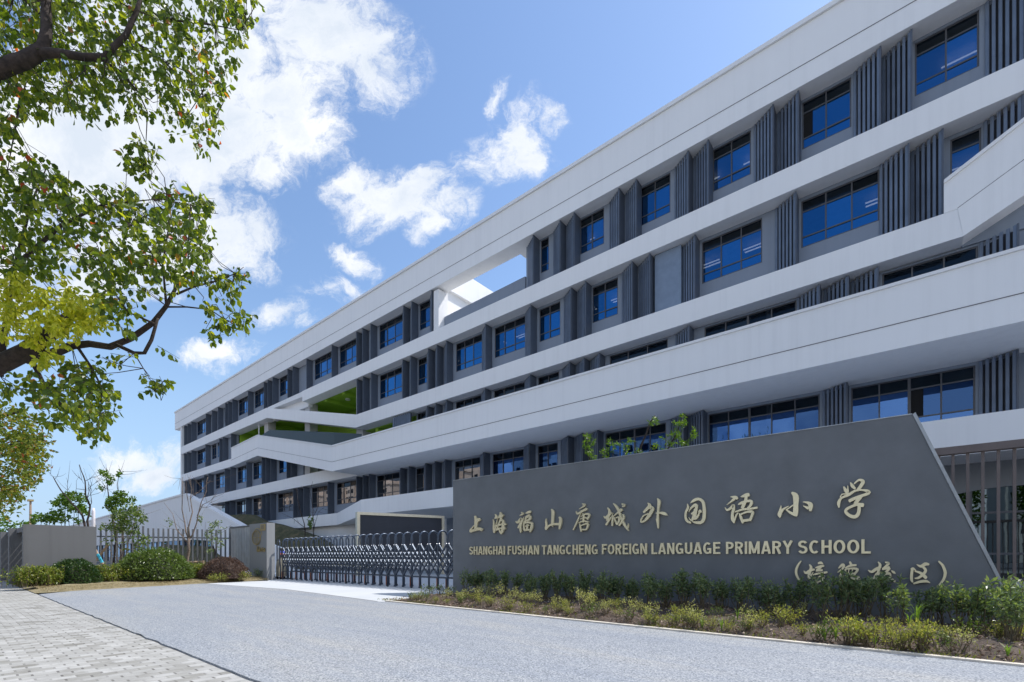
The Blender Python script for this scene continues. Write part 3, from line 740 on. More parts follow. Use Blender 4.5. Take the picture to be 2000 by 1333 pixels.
# white retaining wall behind the gate's end
b = MB(); b.prism([(-33.6, 0), (-29.5, 0), (-29.5, 1.2), (-31.2, 1.55), (-33.6, 2.0)], 13.9, 14.1)
tag(obj('retaining_wall', b, M['white_plain'], None, (-31.5, 14, 0)), 'low white retaining wall glimpsed between grey gate pillar and folding gate', 'wall')

# ================================================================== SIGN WALL
SN = 8.53
sign = thing('sign_wall', 'big dark grey sign wall with slanted right end and pale gold lettering', 'sign wall', (-4, SN, 0))
b = MB(); b.prism([(-9.1, -.02), (1.14, -.02), (1.02, .3), (0.07, 2.90), (-9.1, 2.92)], SN, SN + .26)
obj('slab', b, M['sign'], sign)
b = MB(); b.prism([(1.141, -.02), (1.175, -.02), (1.05, .32), (0.10, 2.925), (0.071, 2.90), (1.021, .3)], SN-.012, SN + .28)
b.prism([(-9.1, 2.922), (0.068, 2.902), (0.068, 2.915), (-9.1, 2.935)], SN-.008, SN+.28)
obj('edge_trim', b, M['steel'], sign)

def ribbon(pts):
    """brush stroke (x,y,width) in picture units -> closed outline"""
    P = np.array([p[:2] for p in pts], float); Wd = np.array([p[2] for p in pts], float) * .5
    if len(P) > 2:                                  # smooth through the points
        t = np.arange(len(P)); tt = np.linspace(0, len(P) - 1, (len(P) - 1) * 4 + 1)
        def cr(Y):
            o = []
            for u in tt:
                i = min(int(u), len(P) - 2); f = u - i
                y0, y1, y2, y3 = Y[max(i-1, 0)], Y[i], Y[i+1], Y[min(i+2, len(P)-1)]
                o.append(.5 * (2*y1 + (y2-y0)*f + (2*y0-5*y1+4*y2-y3)*f*f + (3*y1-y0-3*y2+y3)*f**3))
            return np.array(o)
        P, Wd = cr(P), np.maximum(cr(Wd), 2)
    T = np.gradient(P, axis=0); T /= np.linalg.norm(T, axis=1, keepdims=True) + 1e-9
    S = np.stack([-T[:, 1], T[:, 0]], 1)
    A = P + S * Wd[:, None]; B = P - S * Wd[:, None]
    def cap(c, t, s, w, sgn): return [c + s * w * math.cos(a) + t * sgn * w * .55 * math.sin(a) for a in (math.pi*.2, math.pi*.4, math.pi*.6, math.pi*.8)]
    return A, B, cap(P[-1], T[-1], S[-1], Wd[-1], 1), cap(P[0], -T[0], -S[0], Wd[0], 1)
def glyph(name, strokes, ox, oy, sc, N, parent, mat, depth=.05, gap=.012, label=None, tf=None):
    b = MB(); o = None
    for k, st in enumerate(strokes):
        A, B, c1, c0 = ribbon(st)
        def W3(q):
            p = on_n(ox + q[0] / sc, oy + q[1] / sc, N) if tf is None else tf(q)
            return (p[0], p[2])
        d0, d1 = N - depth - .0012 * k, N - gap
        a2 = [W3(q) for q in A]; b2 = [W3(q) for q in B]; e1 = [W3(q) for q in c1]; e0 = [W3(q) for q in c0]
        n = len(a2)
        V = [(x, d0, z) for x, z in a2 + b2] + [(x, d1, z) for x, z in a2 + b2]
        F = [(i, i+1, n+i+1, n+i) for i in range(n-1)]
        m = 2*n
        F += [(i, m+i, m+i+1, i+1) for i in range(n-1)] + [(n+i, n+i+1, m+n+i+1, m+n+i) for i in range(n-1)]
        b.add(V, F)
        for ends, ia, ib in ((e1, n-1, 2*n-1), (e0, n, 0)):
            ring = [V[ia]] + [(x, d0, z) for x, z in ends] + [V[ib]]
            back = [V[m+ia]] + [(x, d1, z) for x, z in ends] + [V[m+ib]]
            q = len(ring); b.add(ring + back, [tuple(range(q))] + [(i, q+i, q+i+1, i+1) for i in range(q-1)])
    xs = [v[0] for v in b.v]; zs = [v[2] for v in b.v]
    o = obj(name, b, mat, parent, ((min(xs)+max(xs))/2, N, min(zs)))
    if label: o['label'] = label
    return o
C1, C2, C3, C4, C5, C6, C7 = (910,980,13.333), (1055,970,16.667), (1170,960,13.333), (1325,950,11.765), (1500,925,9.091), (1540,1085,12.5), (1690,1085,11.765)
HANZI = [
 ('shang', C1, [[(270,385,45),(292,480,70),(292,600,78),(285,745,62)], [(310,545,45),(345,490,85),(385,465,75)], [(258,615,16),(195,690,26),(150,750,40),(152,795,40)], [(150,795,40),(190,765,62),(270,742,66),(380,715,75),(450,738,75)]]),
 ('hai', C1, [[(790,335,18),(828,395,62),(785,445,30)], [(742,465,14),(760,580,42),(752,700,40),(772,810,48)], [(775,800,40),(800,690,36),(848,480,15),(856,410,10)], [(930,285,30),(938,345,58),(880,402,16)], [(868,430,22),(935,395,66),(1005,358,45)], [(955,420,48),(925,510,40),(880,610,38),(850,720,36)],
   [(930,500,30),(985,490,45),(1008,560,60),(1000,680,72),(975,790,62),(955,850,24)], [(790,650,36),(900,620,36),(1010,590,55),(1078,598,40)], [(835,742,46),(930,700,36),(1055,705,52)], [(900,690,26),(925,780,40),(955,845,34)]]),
 ('fu', C1, [[(1472,282,20),(1518,318,56),(1435,366,16)], [(1332,518,20),(1378,548,56),(1470,452,66),(1470,540,60),(1392,690,38)], [(1500,520,30),(1455,640,50),(1458,750,52),(1460,812,26)], [(1545,408,8),(1518,490,24),(1480,570,28)], [(1592,308,26),(1660,286,66),(1712,268,62)],
   [(1690,340,20),(1610,395,36),(1590,480,52),(1580,530,44)], [(1620,420,28),(1690,390,66),(1700,455,60),(1625,505,50)], [(1560,520,40),(1545,620,40),(1560,735,46),(1580,765,30)], [(1570,560,42),(1690,548,52),(1752,580,56),(1745,690,66),(1705,795,34)], [(1590,645,34),(1680,622,42)], [(1640,600,40),(1632,730,48)], [(1570,752,34),(1690,735,46)]]),
 ('shan', C2, [[(232,725,12),(225,820,50),(245,940,66),(228,1040,84)], [(222,1075,66),(330,960,56),(450,910,70),(640,905,80)], [(405,425,30),(455,510,92),(448,700,84),(435,930,76)], [(665,680,55),(705,750,84),(692,900,90),(665,1065,40)], [(425,960,30),(460,995,12)]]),
 ('tang', C2, [[(1405,245,22),(1485,285,78),(1400,365,36),(1305,412,12)], [(1208,485,16),(1250,570,58),(1400,490,66),(1545,415,84)], [(1355,560,22),(1290,720,42),(1215,890,50),(1115,1095,30)], [(1365,665,18),(1480,595,42),(1590,575,66),(1635,620,62),(1580,750,54)], [(1430,560,34),(1462,680,60),(1435,840,56)], [(1345,745,22),(1470,695,44),(1575,715,40)], [(1300,865,30),(1450,808,46),(1610,835,48)],
   [(1335,895,28),(1350,1000,50),(1385,1140,52)], [(1370,960,34),(1490,910,44),(1585,895,60),(1592,970,56),(1545,1090,48)], [(1390,1085,48),(1555,1085,50)]]),
 ('cheng', C3, [[(250,435,26),(300,520,56),(280,640,64),(240,760,56)], [(150,650,12),(205,692,62),(300,605,66),(348,565,46)], [(215,875,52),(300,745,42),(362,660,24),(395,560,8)], [(400,640,30),(382,760,52),(375,895,46)], [(425,640,26),(520,560,44),(615,480,78)], [(405,325,22),(470,390,56),(540,500,66),(600,680,56),(655,810,56),(725,925,54),(795,1030,22)], [(795,840,10),(782,940,36),(760,985,48)],
   [(430,690,40),(460,780,46),(500,865,48)], [(470,700,26),(545,680,44),(555,770,56),(505,865,44)], [(655,605,30),(675,690,52),(605,830,46),(555,895,44)], [(630,335,32),(690,372,70),(640,408,20)]]),
 ('wai', C3, [[(1295,310,20),(1345,375,82),(1270,470,74),(1190,550,56)], [(1330,430,50),(1420,442,84),(1390,540,84),(1310,660,78),(1230,760,56),(1130,815,36)], [(1300,588,30),(1190,640,34),(1125,740,36),(1120,810,36)], [(1310,600,50),(1355,655,66)], [(1548,195,24),(1590,275,76),(1575,420,60),(1560,600,54),(1555,760,60),(1568,960,36)], [(1512,720,8),(1538,800,30)], [(1515,575,26),(1620,565,52),(1735,590,82),(1810,632,12)]]),
 ('guo', C4, [[(225,410,12),(240,500,54),(195,600,48),(185,710,48),(220,800,58),(300,845,44)], [(298,392,14),(375,335,60),(480,300,60),(572,350,64),(606,460,66),(615,620,72),(600,760,74),(540,838,68),(440,840,58),(345,822,18)], [(262,600,12),(310,510,36),(400,440,66),(440,450,60)], [(440,450,60),(415,580,70),(330,640,46)], [(420,540,80),(390,680,88),(345,770,50)], [(350,765,36),(430,735,62),(488,660,38),(500,580,32)], [(510,560,48),(545,600,48)], [(262,718,6),(300,775,28),(345,800,36)]]),
 ('yu', C4, [[(1218,250,18),(1320,262,72),(1370,288,62)], [(1300,300,62),(1215,370,32),(1125,438,10)], [(1090,495,10),(1140,555,44),(1230,500,56),(1285,440,50),(1285,530,66),(1260,640,60),(1265,760,76),(1300,850,26)], [(1300,830,30),(1345,680,38),(1390,620,30)], [(1455,250,22),(1560,222,84),(1632,200,82)], [(1580,240,60),(1560,340,70),(1490,500,74)], [(1395,425,24),(1480,390,66),(1600,350,54),(1690,355,66),(1680,440,58),(1610,510,36)], [(1320,598,26),(1480,545,46),(1640,528,46),(1825,500,48)],
   [(1422,632,24),(1455,720,60),(1500,848,42)], [(1450,655,36),(1580,602,44),(1700,592,68),(1722,640,58),(1665,790,54)], [(1510,800,58),(1680,775,58)]]),
 ('xiao', C5, [[(435,348,36),(500,410,102),(505,560,86),(500,690,90),(505,755,56)], [(500,735,66),(420,708,46),(340,655,18)], [(330,655,20),(430,588,22),(465,558,8)], [(242,575,8),(232,660,48),(218,735,72),(222,785,22)], [(240,690,56),(290,635,34),(375,588,14)], [(632,512,12),(720,528,48),(765,570,86),(760,665,48)], [(636,582,10),(720,620,56)]]),
 ('xue', C5, [[(1470,170,18),(1500,225,58),(1548,275,40)], [(1535,190,22),(1620,125,36),(1692,150,60),(1660,220,58),(1590,310,46)], [(1352,245,24),(1385,310,62),(1420,365,46)], [(1422,225,10),(1425,330,36)], [(1268,608,24),(1262,530,58),(1310,445,36),(1440,385,48),(1560,312,36),(1690,302,30),(1798,340,66),(1700,400,40)], [(1290,430,22),(1322,378,20),(1392,372,18)], [(1450,495,56),(1540,452,54),(1640,418,58),(1710,385,40)], [(1645,430,62),(1560,530,60)], [(1540,550,56),(1690,570,72)], [(1560,565,46),(1430,622,46),(1385,680,52),(1450,750,58),(1550,775,62),(1612,710,62),(1625,600,58)]]),
 ('kuohao', C6, [[(318,140,26),(252,230,48),(208,330,56),(198,420,58),(228,520,52),(305,640,30)]]),
 ('pei', C6, [[(522,228,24),(562,290,60),(540,390,66),(512,480,66),(512,585,42)], [(385,378,10),(440,430,58),(540,370,66),(640,345,44)], [(512,580,40),(570,480,36),(615,410,16)], [(738,195,42),(795,182,66),(845,208,24)], [(675,302,28),(760,280,56),(866,255,54)], [(800,300,46),(700,358,46)], [(690,372,46),(835,360,50)], [(620,472,34),(760,440,48),(950,412,48)], [(650,545,18),(690,620,46),(735,678,18)], [(740,530,24),(820,500,46),(872,525,48),(830,605,46),(740,645,34)]]),
 ('de', C6, [[(1230,312,24),(1320,232,66),(1360,265,56),(1300,350,46),(1210,412,20)], [(1300,400,34),(1272,500,46),(1265,605,42)], [(1505,160,44),(1540,235,58)], [(1395,305,30),(1520,252,56),(1655,240,46)], [(1388,345,34),(1420,455,42)], [(1400,338,34),(1550,318,46),(1692,345,58),(1620,455,50)], [(1482,348,24),(1470,425,24)], [(1572,340,24),(1558,425,24)], [(1430,455,34),(1630,440,38)], [(1335,510,22),(1480,490,34),(1640,470,30)], [(1392,530,32),(1365,635,30)], [(1430,540,30),(1450,615,46),(1540,662,24)], [(1530,530,40),(1600,572,52),(1745,572,62)], [(1685,522,22),(1735,540,44)]]),
 ('xiao_school', C7, [[(298,152,22),(345,220,60),(320,300,66),(285,450,56),(268,540,54),(295,645,16)], [(75,342,18),(150,380,60),(260,310,66),(360,268,46)], [(265,410,44),(190,548,58)], [(352,372,12),(312,445,26)], [(462,160,30),(540,190,58),(400,305,30)], [(400,318,46),(550,282,66)], [(565,300,50),(465,400,58)], [(455,425,56),(560,420,58),(565,500,56),(480,555,44),(335,530,16)], [(322,470,20),(430,470,36),(560,520,48),(685,595,50)], [(602,352,18),(650,385,54),(692,416,18)]]),
 ('qu', C7, [[(1182,212,16),(1280,252,64),(1380,200,78),(1460,208,40)], [(1330,270,52),(1385,345,66),(1330,430,66),(1220,515,52),(1138,525,26)], [(1138,362,28),(1260,400,56),(1340,460,76),(1395,515,74)], [(1060,325,56),(1100,300,46),(1160,345,20)], [(1082,315,62),(1062,450,66),(1065,560,66),(1090,615,30)], [(1110,645,36),(1250,605,56),(1400,592,56),(1485,632,14)]]),
 ('kuohao', C7, [[(1685,138,34),(1772,230,58),(1826,360,70),(1830,430,70),(1790,560,60),(1678,698,34)]]),
]
for nm, (ox, oy, sc), st in HANZI: glyph('chinese_character' if nm != 'kuohao' else 'bracket', st, ox, oy, sc, SN, sign, M['gold'])

# Latin capitals: bold condensed, unit cap height, polygons and arcs on a 0..1 grid
SW = .152
def arc(cx, cy, rx, ry, a0, a1, n=10): return [(cx + rx*math.cos(math.radians(a0+(a1-a0)*i/n)), cy + ry*math.sin(math.radians(a0+(a1-a0)*i/n))) for i in range(n+1)]
def ln(*p): return list(p)
h = SW / 2
LET = {  # advance width, strokes (centre lines)
 'I': (.20, [ln((.10,0),(.10,1))]), 'L': (.50, [ln((.10,0),(.10,1)), ln((.10,h),(.48,h))]),
 'H': (.58, [ln((.10,0),(.10,1)), ln((.48,0),(.48,1)), ln((.10,.52),(.48,.52))]),
 'F': (.50, [ln((.10,0),(.10,1)), ln((.10,1-h),(.48,1-h)), ln((.10,.53),(.43,.53))]),
 'E': (.53, [ln((.10,0),(.10,1)), ln((.10,1-h),(.50,1-h)), ln((.10,.53),(.46,.53)), ln((.10,h),(.51,h))]),
 'T': (.54, [ln((.27,0),(.27,1)), ln((.02,1-h),(.52,1-h))]),
 'N': (.60, [ln((.10,0),(.10,1)), ln((.50,0),(.50,1)), ln((.12,.97),(.48,.03))]),
 'M': (.74, [ln((.10,0),(.10,1)), ln((.64,0),(.64,1)), ln((.12,.96),(.37,.06)), ln((.62,.96),(.37,.06))]),
 'A': (.62, [ln((.085,0),(.29,1)), ln((.535,0),(.33,1)), ln((.16,.27),(.46,.27))]),
 'Y': (.60, [ln((.075,1),(.30,.48)), ln((.525,1),(.30,.48)), ln((.30,0),(.30,.5))]),
 'U': (.58, [ln((.10,1),(.10,.30)) , arc(.29,.29,.19,.2,180,360), ln((.48,.30),(.48,1))]),
 'O': (.64, [arc(.32,.5,.225,.415,0,360,24)]),
 'C': (.60, [arc(.31,.5,.215,.415,48,312,18)]),
 'G': (.62, [arc(.31,.5,.215,.415,48,300,18), ln((.31,.42),(.56,.42)), ln((.50,.05),(.50,.44))]),
 'S': (.56, [arc(.28,.725,.185,.19,20,270,12) + arc(.28,.30,.19,.215,90,-160,12)]),
 'P': (.56, [ln((.10,0),(.10,1)), ln((.10,1-h),(.28,1-h)), arc(.28,.70,.19,.2125,90,-90), ln((.28,.4875),(.10,.4875))]),
 'R': (.58, [ln((.10,0),(.10,1)), ln((.10,1-h),(.28,1-h)), arc(.28,.715,.19,.1975,90,-90), ln((.28,.5175),(.10,.5175)), ln((.30,.5),(.48,0))]),
}
def flat_stroke(pts, w):
    P = np.array(pts, float); T = np.gradient(P, axis=0) if len(P) > 2 else np.repeat((P[1]-P[0])[None], 2, 0)
    if len(P) > 2 and np.allclose(P[0], P[-1]): T[0] = T[-1] = P[1] - P[-2]
    T /= np.linalg.norm(T, axis=1, keepdims=True) + 1e-9
    S = np.stack([-T[:, 1], T[:, 0]], 1) * w / 2
    return P + S, P - S
ZB, CAP = .99, .205
def word(txt, x0, x1):
    adv = [LET[c][0] + .055 for c in txt]; tot = sum(adv) - .055
    sx = (x1 - x0) / tot; cur = 0; b = MB(); k = 0
    for c, a in zip(txt, adv):
        for st in LET[c][1]:
            A, B = flat_stroke(st, SW); k += 1; n = len(A)
            d0, d1 = SN - .042 - .001 * (k % 5), SN - .010
            fx = lambda q: x0 + (cur + q[0]) * sx; fz = lambda q: ZB + q[1] * CAP
            V = [(fx(q), d0, fz(q)) for q in A] + [(fx(q), d0, fz(q)) for q in B] + [(fx(q), d1, fz(q)) for q in A] + [(fx(q), d1, fz(q)) for q in B]
            m = 2*n
            F = [(i, i+1, n+i+1, n+i) for i in range(n-1)] + [(i, m+i, m+i+1, i+1) for i in range(n-1)] + [(n+i, n+i+1, m+n+i+1, m+n+i) for i in range(n-1)]
            F += [(0, n, m+n, m), (n-1, m+n-1, m+2*n-1, 2*n-1)]
            b.add(V, F)
        cur += a
    obj('lettering', b, M['gold'], sign, (x0, SN, ZB))
for txt, pa, pb in (('SHANGHAI', 918.5, 988.5), ('FUSHAN', 993.5, 1055), ('TANGCHENG', 1060, 1170), ('FOREIGN', 1177, 1266), ('LANGUAGE', 1273.5, 1409), ('PRIMARY', 1418.5, 1549.5), ('SCHOOL', 1559, 1702)):
    word(txt, on_n(pa, HZ, SN).x, on_n(pb, HZ, SN).x)

# ================================================================== RIGHT-HAND FENCE
f = thing('bar_fence', 'tall metal bar fence behind slanted end of the sign wall', 'fence', (2.0, 8.95, 0))
b = MB(); b.box(-.3, 7, 8.88, 9.02, 2.36, 2.46); b.box(-.3, 7, 8.90, 9.0, .18, .24); obj('rail', b, M['rail'], f)
b = MB()
for i in range(48):
    x = -.25 + i * .147
    b.box(x, x+.032, 8.935, 8.967, .24, 2.36)
obj('pickets', b, M['rail'], f)
# low plinth under the fence
b = MB(); b.box(-.3, 7, 8.86, 9.04, 0, .18); obj('plinth', b, M['conc'], f)

# ================================================================== FOLDING GATE
GY0, GY1 = 8.82, 9.16
gate = thing('folding_gate', 'dark steel folding gate of hooped posts and lattice across the drive', 'gate', (-14.4, 8.99, 0))
NH_, SPC = 31, .392; GX0 = -19.42
hoopx = [GX0 + SPC * i for i in range(NH_)]
def hoop(x):
    b = MB(); zt, r = 1.67, (GY1-GY0)/2; yc = (GY0+GY1)/2
    pts = [(x, GY0, .07), (x, GY0, zt - r)] + [(x, yc - r*math.cos(a), zt - r + r*math.sin(a)) for a in np.linspace(.25, math.pi-.25, 8)] + [(x, GY1, zt - r), (x, GY1, .07)]
    b.tube(pts, .026, 8); return b
hb = hoop(hoopx[0]); h0 = obj('hoop_post', hb, M['gate'], gate, (hoopx[0], 8.99, 0), smooth=True)
for x in hoopx[1:]:
    c = h0.copy(); col.objects.link(c); c.location = h0.location + Vector((x - hoopx[0], 0, 0))
LZ = [.36, .68, 1.00, 1.30]
xa, xb = hoopx[0], hoopx[1]; rep = []
for y in (GY0 - .002, GY1 + .002):
    b = MB()
    for za, zb in ((.38, .84), (.84, 1.30), (.61, 1.07)):
        for (p, q, o) in (((xa, za), (xb, zb), -.012), ((xa, zb), (xb, za), .012)):
            L = math.hypot(q[0]-p[0], q[1]-p[1]); ux, uz = (q[0]-p[0])/L, (q[1]-p[1])/L; w = .021
            P = [(p[0]-uz*w, p[1]+ux*w), (p[0]+uz*w, p[1]-ux*w), (q[0]+uz*w, q[1]-ux*w), (q[0]-uz*w, q[1]+ux*w)]
            b.prism(P, y+o-.013, y+o+.013)
    rep.append(obj('lattice', b, M['gate'], gate, (xa, y, .38)))
for z, mid in ((.61, 1), (1.07, 1), (.84, 0), (1.30, 0)):
    for y in ((GY0, GY1) if mid else (GY0,)):
        b = MB(); x = (xa + xb) / 2 if mid else xb
        b.tube([(x-.01, y-.05, z-.005), (x+.01, y+.045, z+.005)], .014, 6)
        rep.append(obj('cross_pin', b, M['chrome'], gate, (x, y, z)))
for i in range(1, NH_ - 1):
    for o in rep:
        if i >= 22 and o.name.startswith('cross_pin') and o.location.y > 0.1: continue
        c = o.copy(); col.objects.link(c); c.location = o.location + Vector((SPC * i, 0, 0))
b = MB(); x = hoopx[0]
b.tube([(x, GY0-.016, .055), (x, GY0+.016, .055)], .042, 12); wh0 = obj('wheel', b, M['rubber'], gate, (x, GY0, .05))
b = MB(); b.box(x-.03, x-.012, GY0-.04, GY0+.04, .06, .34); br0 = obj('wheel_bracket', b, M['rust'], gate, (x, GY0, .06))
b = MB(); b.box(x-.03, x+.03, GY0-.03, GY0+.03, .03, .085); ft0 = obj('foot', b, M['gate'], gate, (x, GY0, .03))
for i in range(NH_):
    for dy in (0, GY1 - GY0):
        if i == 0 and dy == 0: continue
        for o in ((wh0, br0, ft0) if i % 3 == 0 else (ft0,)):
            c = o.copy(); col.objects.link(c); c.location = o.location + Vector((SPC * i, dy, 0))
for y in (GY0, GY1):
    b = MB(); b.box(GX0, hoopx[-1], y-.006, y+.006, .335, .365); obj('bottom_bar', b, M['gate'], gate, (-13, y, .335))
# motor head at the left end
hx = GX0 - .42
b = MB()
prof = [(-.17, .12), (.17, .12), (.20, .5), (.17, .72), (.10, .86), (.10, 1.30), (-.10, 1.30), (-.10, .86), (-.17, .72), (-.20, .5)]
b.add([(hx-.10, 8.99+y*1.1, z) for y, z in prof] + [(hx+.12, 8.99+y*1.1, z) for y, z in prof], [tuple(range(len(prof)-1, -1, -1)), tuple(range(len(prof), 2*len(prof)))] + [(i, (i+1) % 10, 10+(i+1) % 10, 10+i) for i in range(10)])
hd = obj('motor_head', b, M['alu'], gate, (hx, 8.99, 0))
b = MB(); b.box(hx-.02, hx+.14, 8.99-.125, 8.99-.114, .9, 1.28); b.box(hx+.121, hx+.13, 8.89, 9.09, .9, 1.28); dsp = obj('display', b, M['screen'], hd)
m, t, bs = new_mat('lit_blue_sign'); bs.inputs['Base Color'].default_value = (.1, .12, .7, 1); bs.inputs['Emission Color'].default_value = (.15, .2, 1, 1); bs.inputs['Emission Strength'].default_value = .5
M['litblue'] = m
m, t, bs = new_mat('lit_red_sign'); bs.inputs['Base Color'].default_value = (.8, .1, .08, 1); bs.inputs['Emission Color'].default_value = (1, .2, .12, 1); bs.inputs['Emission Strength'].default_value = .5
M['litred'] = m
b = MB(); b.box(hx, hx+.12, 8.99-.131, 8.99-.1252, 1.10, 1.17); b.box(hx+.1302, hx+.134, 8.92, 9.06, 1.10, 1.17); obj('blue_light', b, M['litblue'], hd)
b = MB(); b.box(hx, hx+.12, 8.99-.131, 8.99-.1252, 1.02, 1.08); b.box(hx+.1302, hx+.134, 8.92, 9.06, 1.02, 1.08); obj('red_light', b, M['litred'], hd)
b = MB()
for y in (8.83, 9.15): b.tube([(hx-.14, y, .05), (hx-.16, y, .45), (hx-.12, y, .75), (hx-.12, y, 1.5), (hx-.08, y, 1.6), (hx+.06, y, 1.62), (hx+.12, y, 1.5), (hx+.12, y, .8), (hx+.19, y, .45), (hx+.19, y, .05)], .026, 6)
obj('head_frame', b, M['gate'], gate, smooth=True)
b = MB()
for y in (8.85, 9.13):
    for x in (hx-.12, hx+.16): b.tube([(x, y-.02, .06), (x, y+.02, .06)], .055, 12)
obj('head_wheels', b, M['rubber'], gate)

# ================================================================== GATE PILLAR, SCREEN, PICKET FENCE, CONCRETE WALL
PY = 8.30
pil = thing('gate_pillar', 'grey gate pillar with globe emblem and small gold plaque left of folding gate', 'pillar', (-20.5, PY, 0))
b = MB(); b.box(-21.36, -19.68, PY, PY+.32, -.02, 2.30); obj('shaft', b, M['pillar'], pil)
def on_p(px, py): p = on_n(px, py, PY); return p
b = MB(); c = on_n(502, 1050.5, PY); R = .30; EX = 1.35
def ring(rx, rz, a0=0, a1=2*math.pi, cx=0, cz=0, n=24): return [(c.x+cx+EX*rx*math.cos(a), PY-.03, c.z+cz+rz*math.sin(a)) for a in np.linspace(a0, a1, n)]
b.tube(ring(R, R), .015, 6)
for k in (.33, .72): b.tube(ring(R*k, R, -math.pi/2, math.pi/2), .009, 5); b.tube(ring(R*k, R, math.pi/2, 1.5*math.pi), .009, 5)
b.tube([(c.x, PY-.03, c.z-R), (c.x, PY-.03, c.z+R)], .009, 5); b.tube([(c.x-R*EX, PY-.03, c.z), (c.x+R*EX, PY-.03, c.z)], .009, 5)
b.tube(ring(R*1.12, R*1.12, .1, 2.3, .08, .04), [.004+.016*math.sin(math.pi*i/23) for i in range(24)], 6)
obj('globe_emblem', b, M['goldedge'], pil, smooth=True)
GL = {nm: (o, st) for nm, o, st in HANZI}
for i, nm in enumerate(('fu', 'shan', 'wai', 'yu')):
    st = GL[nm][1]; xs = [p[0] for s_ in st for p in s_]; ys = [p[1] for s_ in st for p in s_]
    mx, Mx, my, My = min(xs), max(xs), min(ys), max(ys); p0 = on_n(502.3 + i*4.4, 1078, PY); hgt = .21; wid = .17
    sc = max((Mx-mx)/wid, (My-my)/hgt)
    glyph('chinese_character', [[(x, y, w) for x, y, w in s_] for s_ in st], 0, 0, 1, PY, pil, M['goldedge'], .035, .008, tf=lambda q, p0=p0, mx=mx, My=My, sc=sc: (p0.x + (q[0]-mx)/sc, 0, p0.z + (My-q[1])/sc))
pa, pb = on_n(509.5, 1037, PY), on_n(518.8, 1023.5, PY)
b = MB(); b.box(pa.x, pb.x, PY-.03, PY-.002, pa.z, pb.z); pq = obj('plaque', b, M['goldedge'], pil, (pa.x, PY, pa.z))
b = MB()
for k in (.25, .42, .58, .72): b.box(pa.x+.1, pb.x-.1, PY-.034, PY-.0305, pa.z+(pb.z-pa.z)*k, pa.z+(pb.z-pa.z)*(k+.07))
obj('engraving', b, M['frame'], pq)

sl = thing('ribbed_panel', 'ribbed grey metal panel between picket fence and gate pillar', 'panel', (-22.4, 8.35, 0))
b = MB()
for i in range(12):
    x = -23.45 + i * .173
    b.box(x, x+.115, 8.33, 8.40, .42, 2.2)
b.box(-23.46, -21.4, 8.402, 8.408, .42, 2.2, 1)
obj('ribs', b, [M['steellight'], M['screen']], sl)
b = MB(); b.box(-23.5, -21.37, 8.31, 8.44, 2.202, 2.27); b.box(-23.48, -21.4, 8.33, 8.42, .36, .418); b.box(-23.56, -23.47, 8.31, 8.42, 0, 2.3); obj('frame', b, M['fence'], sl)

fa, fc = at_depth(186, HZ, 19.0), at_depth(449, HZ, 21.0)
fp = thing('picket_fence', 'grey metal picket fence behind the clipped bushes', 'fence', ((fa.x+fc.x)/2, (fa.y+fc.y)/2, 0))
b = MB(); b2 = MB(); nb = 27
for i in range(nb + 1):
    p = fa.lerp(fc, i / nb); w = .019 if i % 9 else .035
    b.box(p.x-w, p.x+w, p.y-.03, p.y+.03, .1, 2.12 if i % 9 else 2.2)
for z in (.3, 1.75): b2.tube([(fa.x, fa.y+.05, z), (fc.x, fc.y+.05, z)], .025, 4)
obj('pickets', b, M['fence'], fp); obj('rail', b2, M['fence'], fp)

cw = thing('concrete_wall', 'grey concrete end wall behind low yellow hedge and dark round bush', 'wall', (-20.15, 2.3, 0))
b = MB(); b.box(-20.35, -20.05, 1.52, 3.17, -.02, 1.90); obj('end_panel', b, M['conc'], cw)
b = MB(); b.box(-60, -20.352, 1.62, 1.92, 1.74, 1.90); b.box(-60, -20.352, 1.60, 1.94, 0, .30); obj('beam', b, M['conc'], cw)
for i in range(7):
    x = -20.36 - i * 3.6
    b = MB(); b.box(x-1.75, x, 1.80, 1.90, .302, 1.738); obj('panel', b, M['conc'], cw, (x, 1.8, .3))
    b = MB(); b.box(x-3.6, x-3.1, 1.45, 2.05, -.01, 1.905); obj('post', b, M['conc'], cw, (x-3.3, 1.7, 0))
    for z in (.56, .82, 1.08, 1.34, 1.60):
        b = MB(); b.box(x-3.098, x-1.752, 1.74, 1.84, z, z+.06); obj('slot_bar', b, M['conc'], cw, (x-2.4, 1.8, z))

# ================================================================== DISPLAY BOARD, POLE, LAMP
a0, a1 = at_depth(697.5, 1000, 22.6), at_depth(868, 1008, 24.9)
bd = thing('display_board', 'large blank dark display board in pale metal frame behind the folding gate', 'display board', ((a0.x+a1.x)/2, (a0.y+a1.y)/2, 0))
dv = Vector((a1.x-a0.x, a1.y-a0.y, 0)); dl = dv.length; dv.normalize(); nv = Vector((-dv.y, dv.x, 0))
ztp = (a0.z + a1.z) / 2
def bdbox(b, u0, u1, v0, v1, z0, z1):
    q = [Vector((a0.x, a0.y, 0)) + dv*u + nv*v for u, v in ((u0, v0), (u1, v0), (u1, v1), (u0, v1))]
    b.hexa([(p.x, p.y, z0) for p in q], [(p.x, p.y, z1) for p in q])
b = MB(); bdbox(b, .13, dl-.13, .06, .3, .75, ztp-.12); obj('panel', b, M['screen'], bd)
b = MB(); bdbox(b, 0, .14, 0, .36, .0, ztp); bdbox(b, dl-.14, dl, 0, .36, .0, ztp); bdbox(b, .142, dl-.142, 0, .36, ztp-.13, ztp); bdbox(b, .142, dl-.142, 0, .36, .6, .73); obj('frame', b, M['alu'], bd)

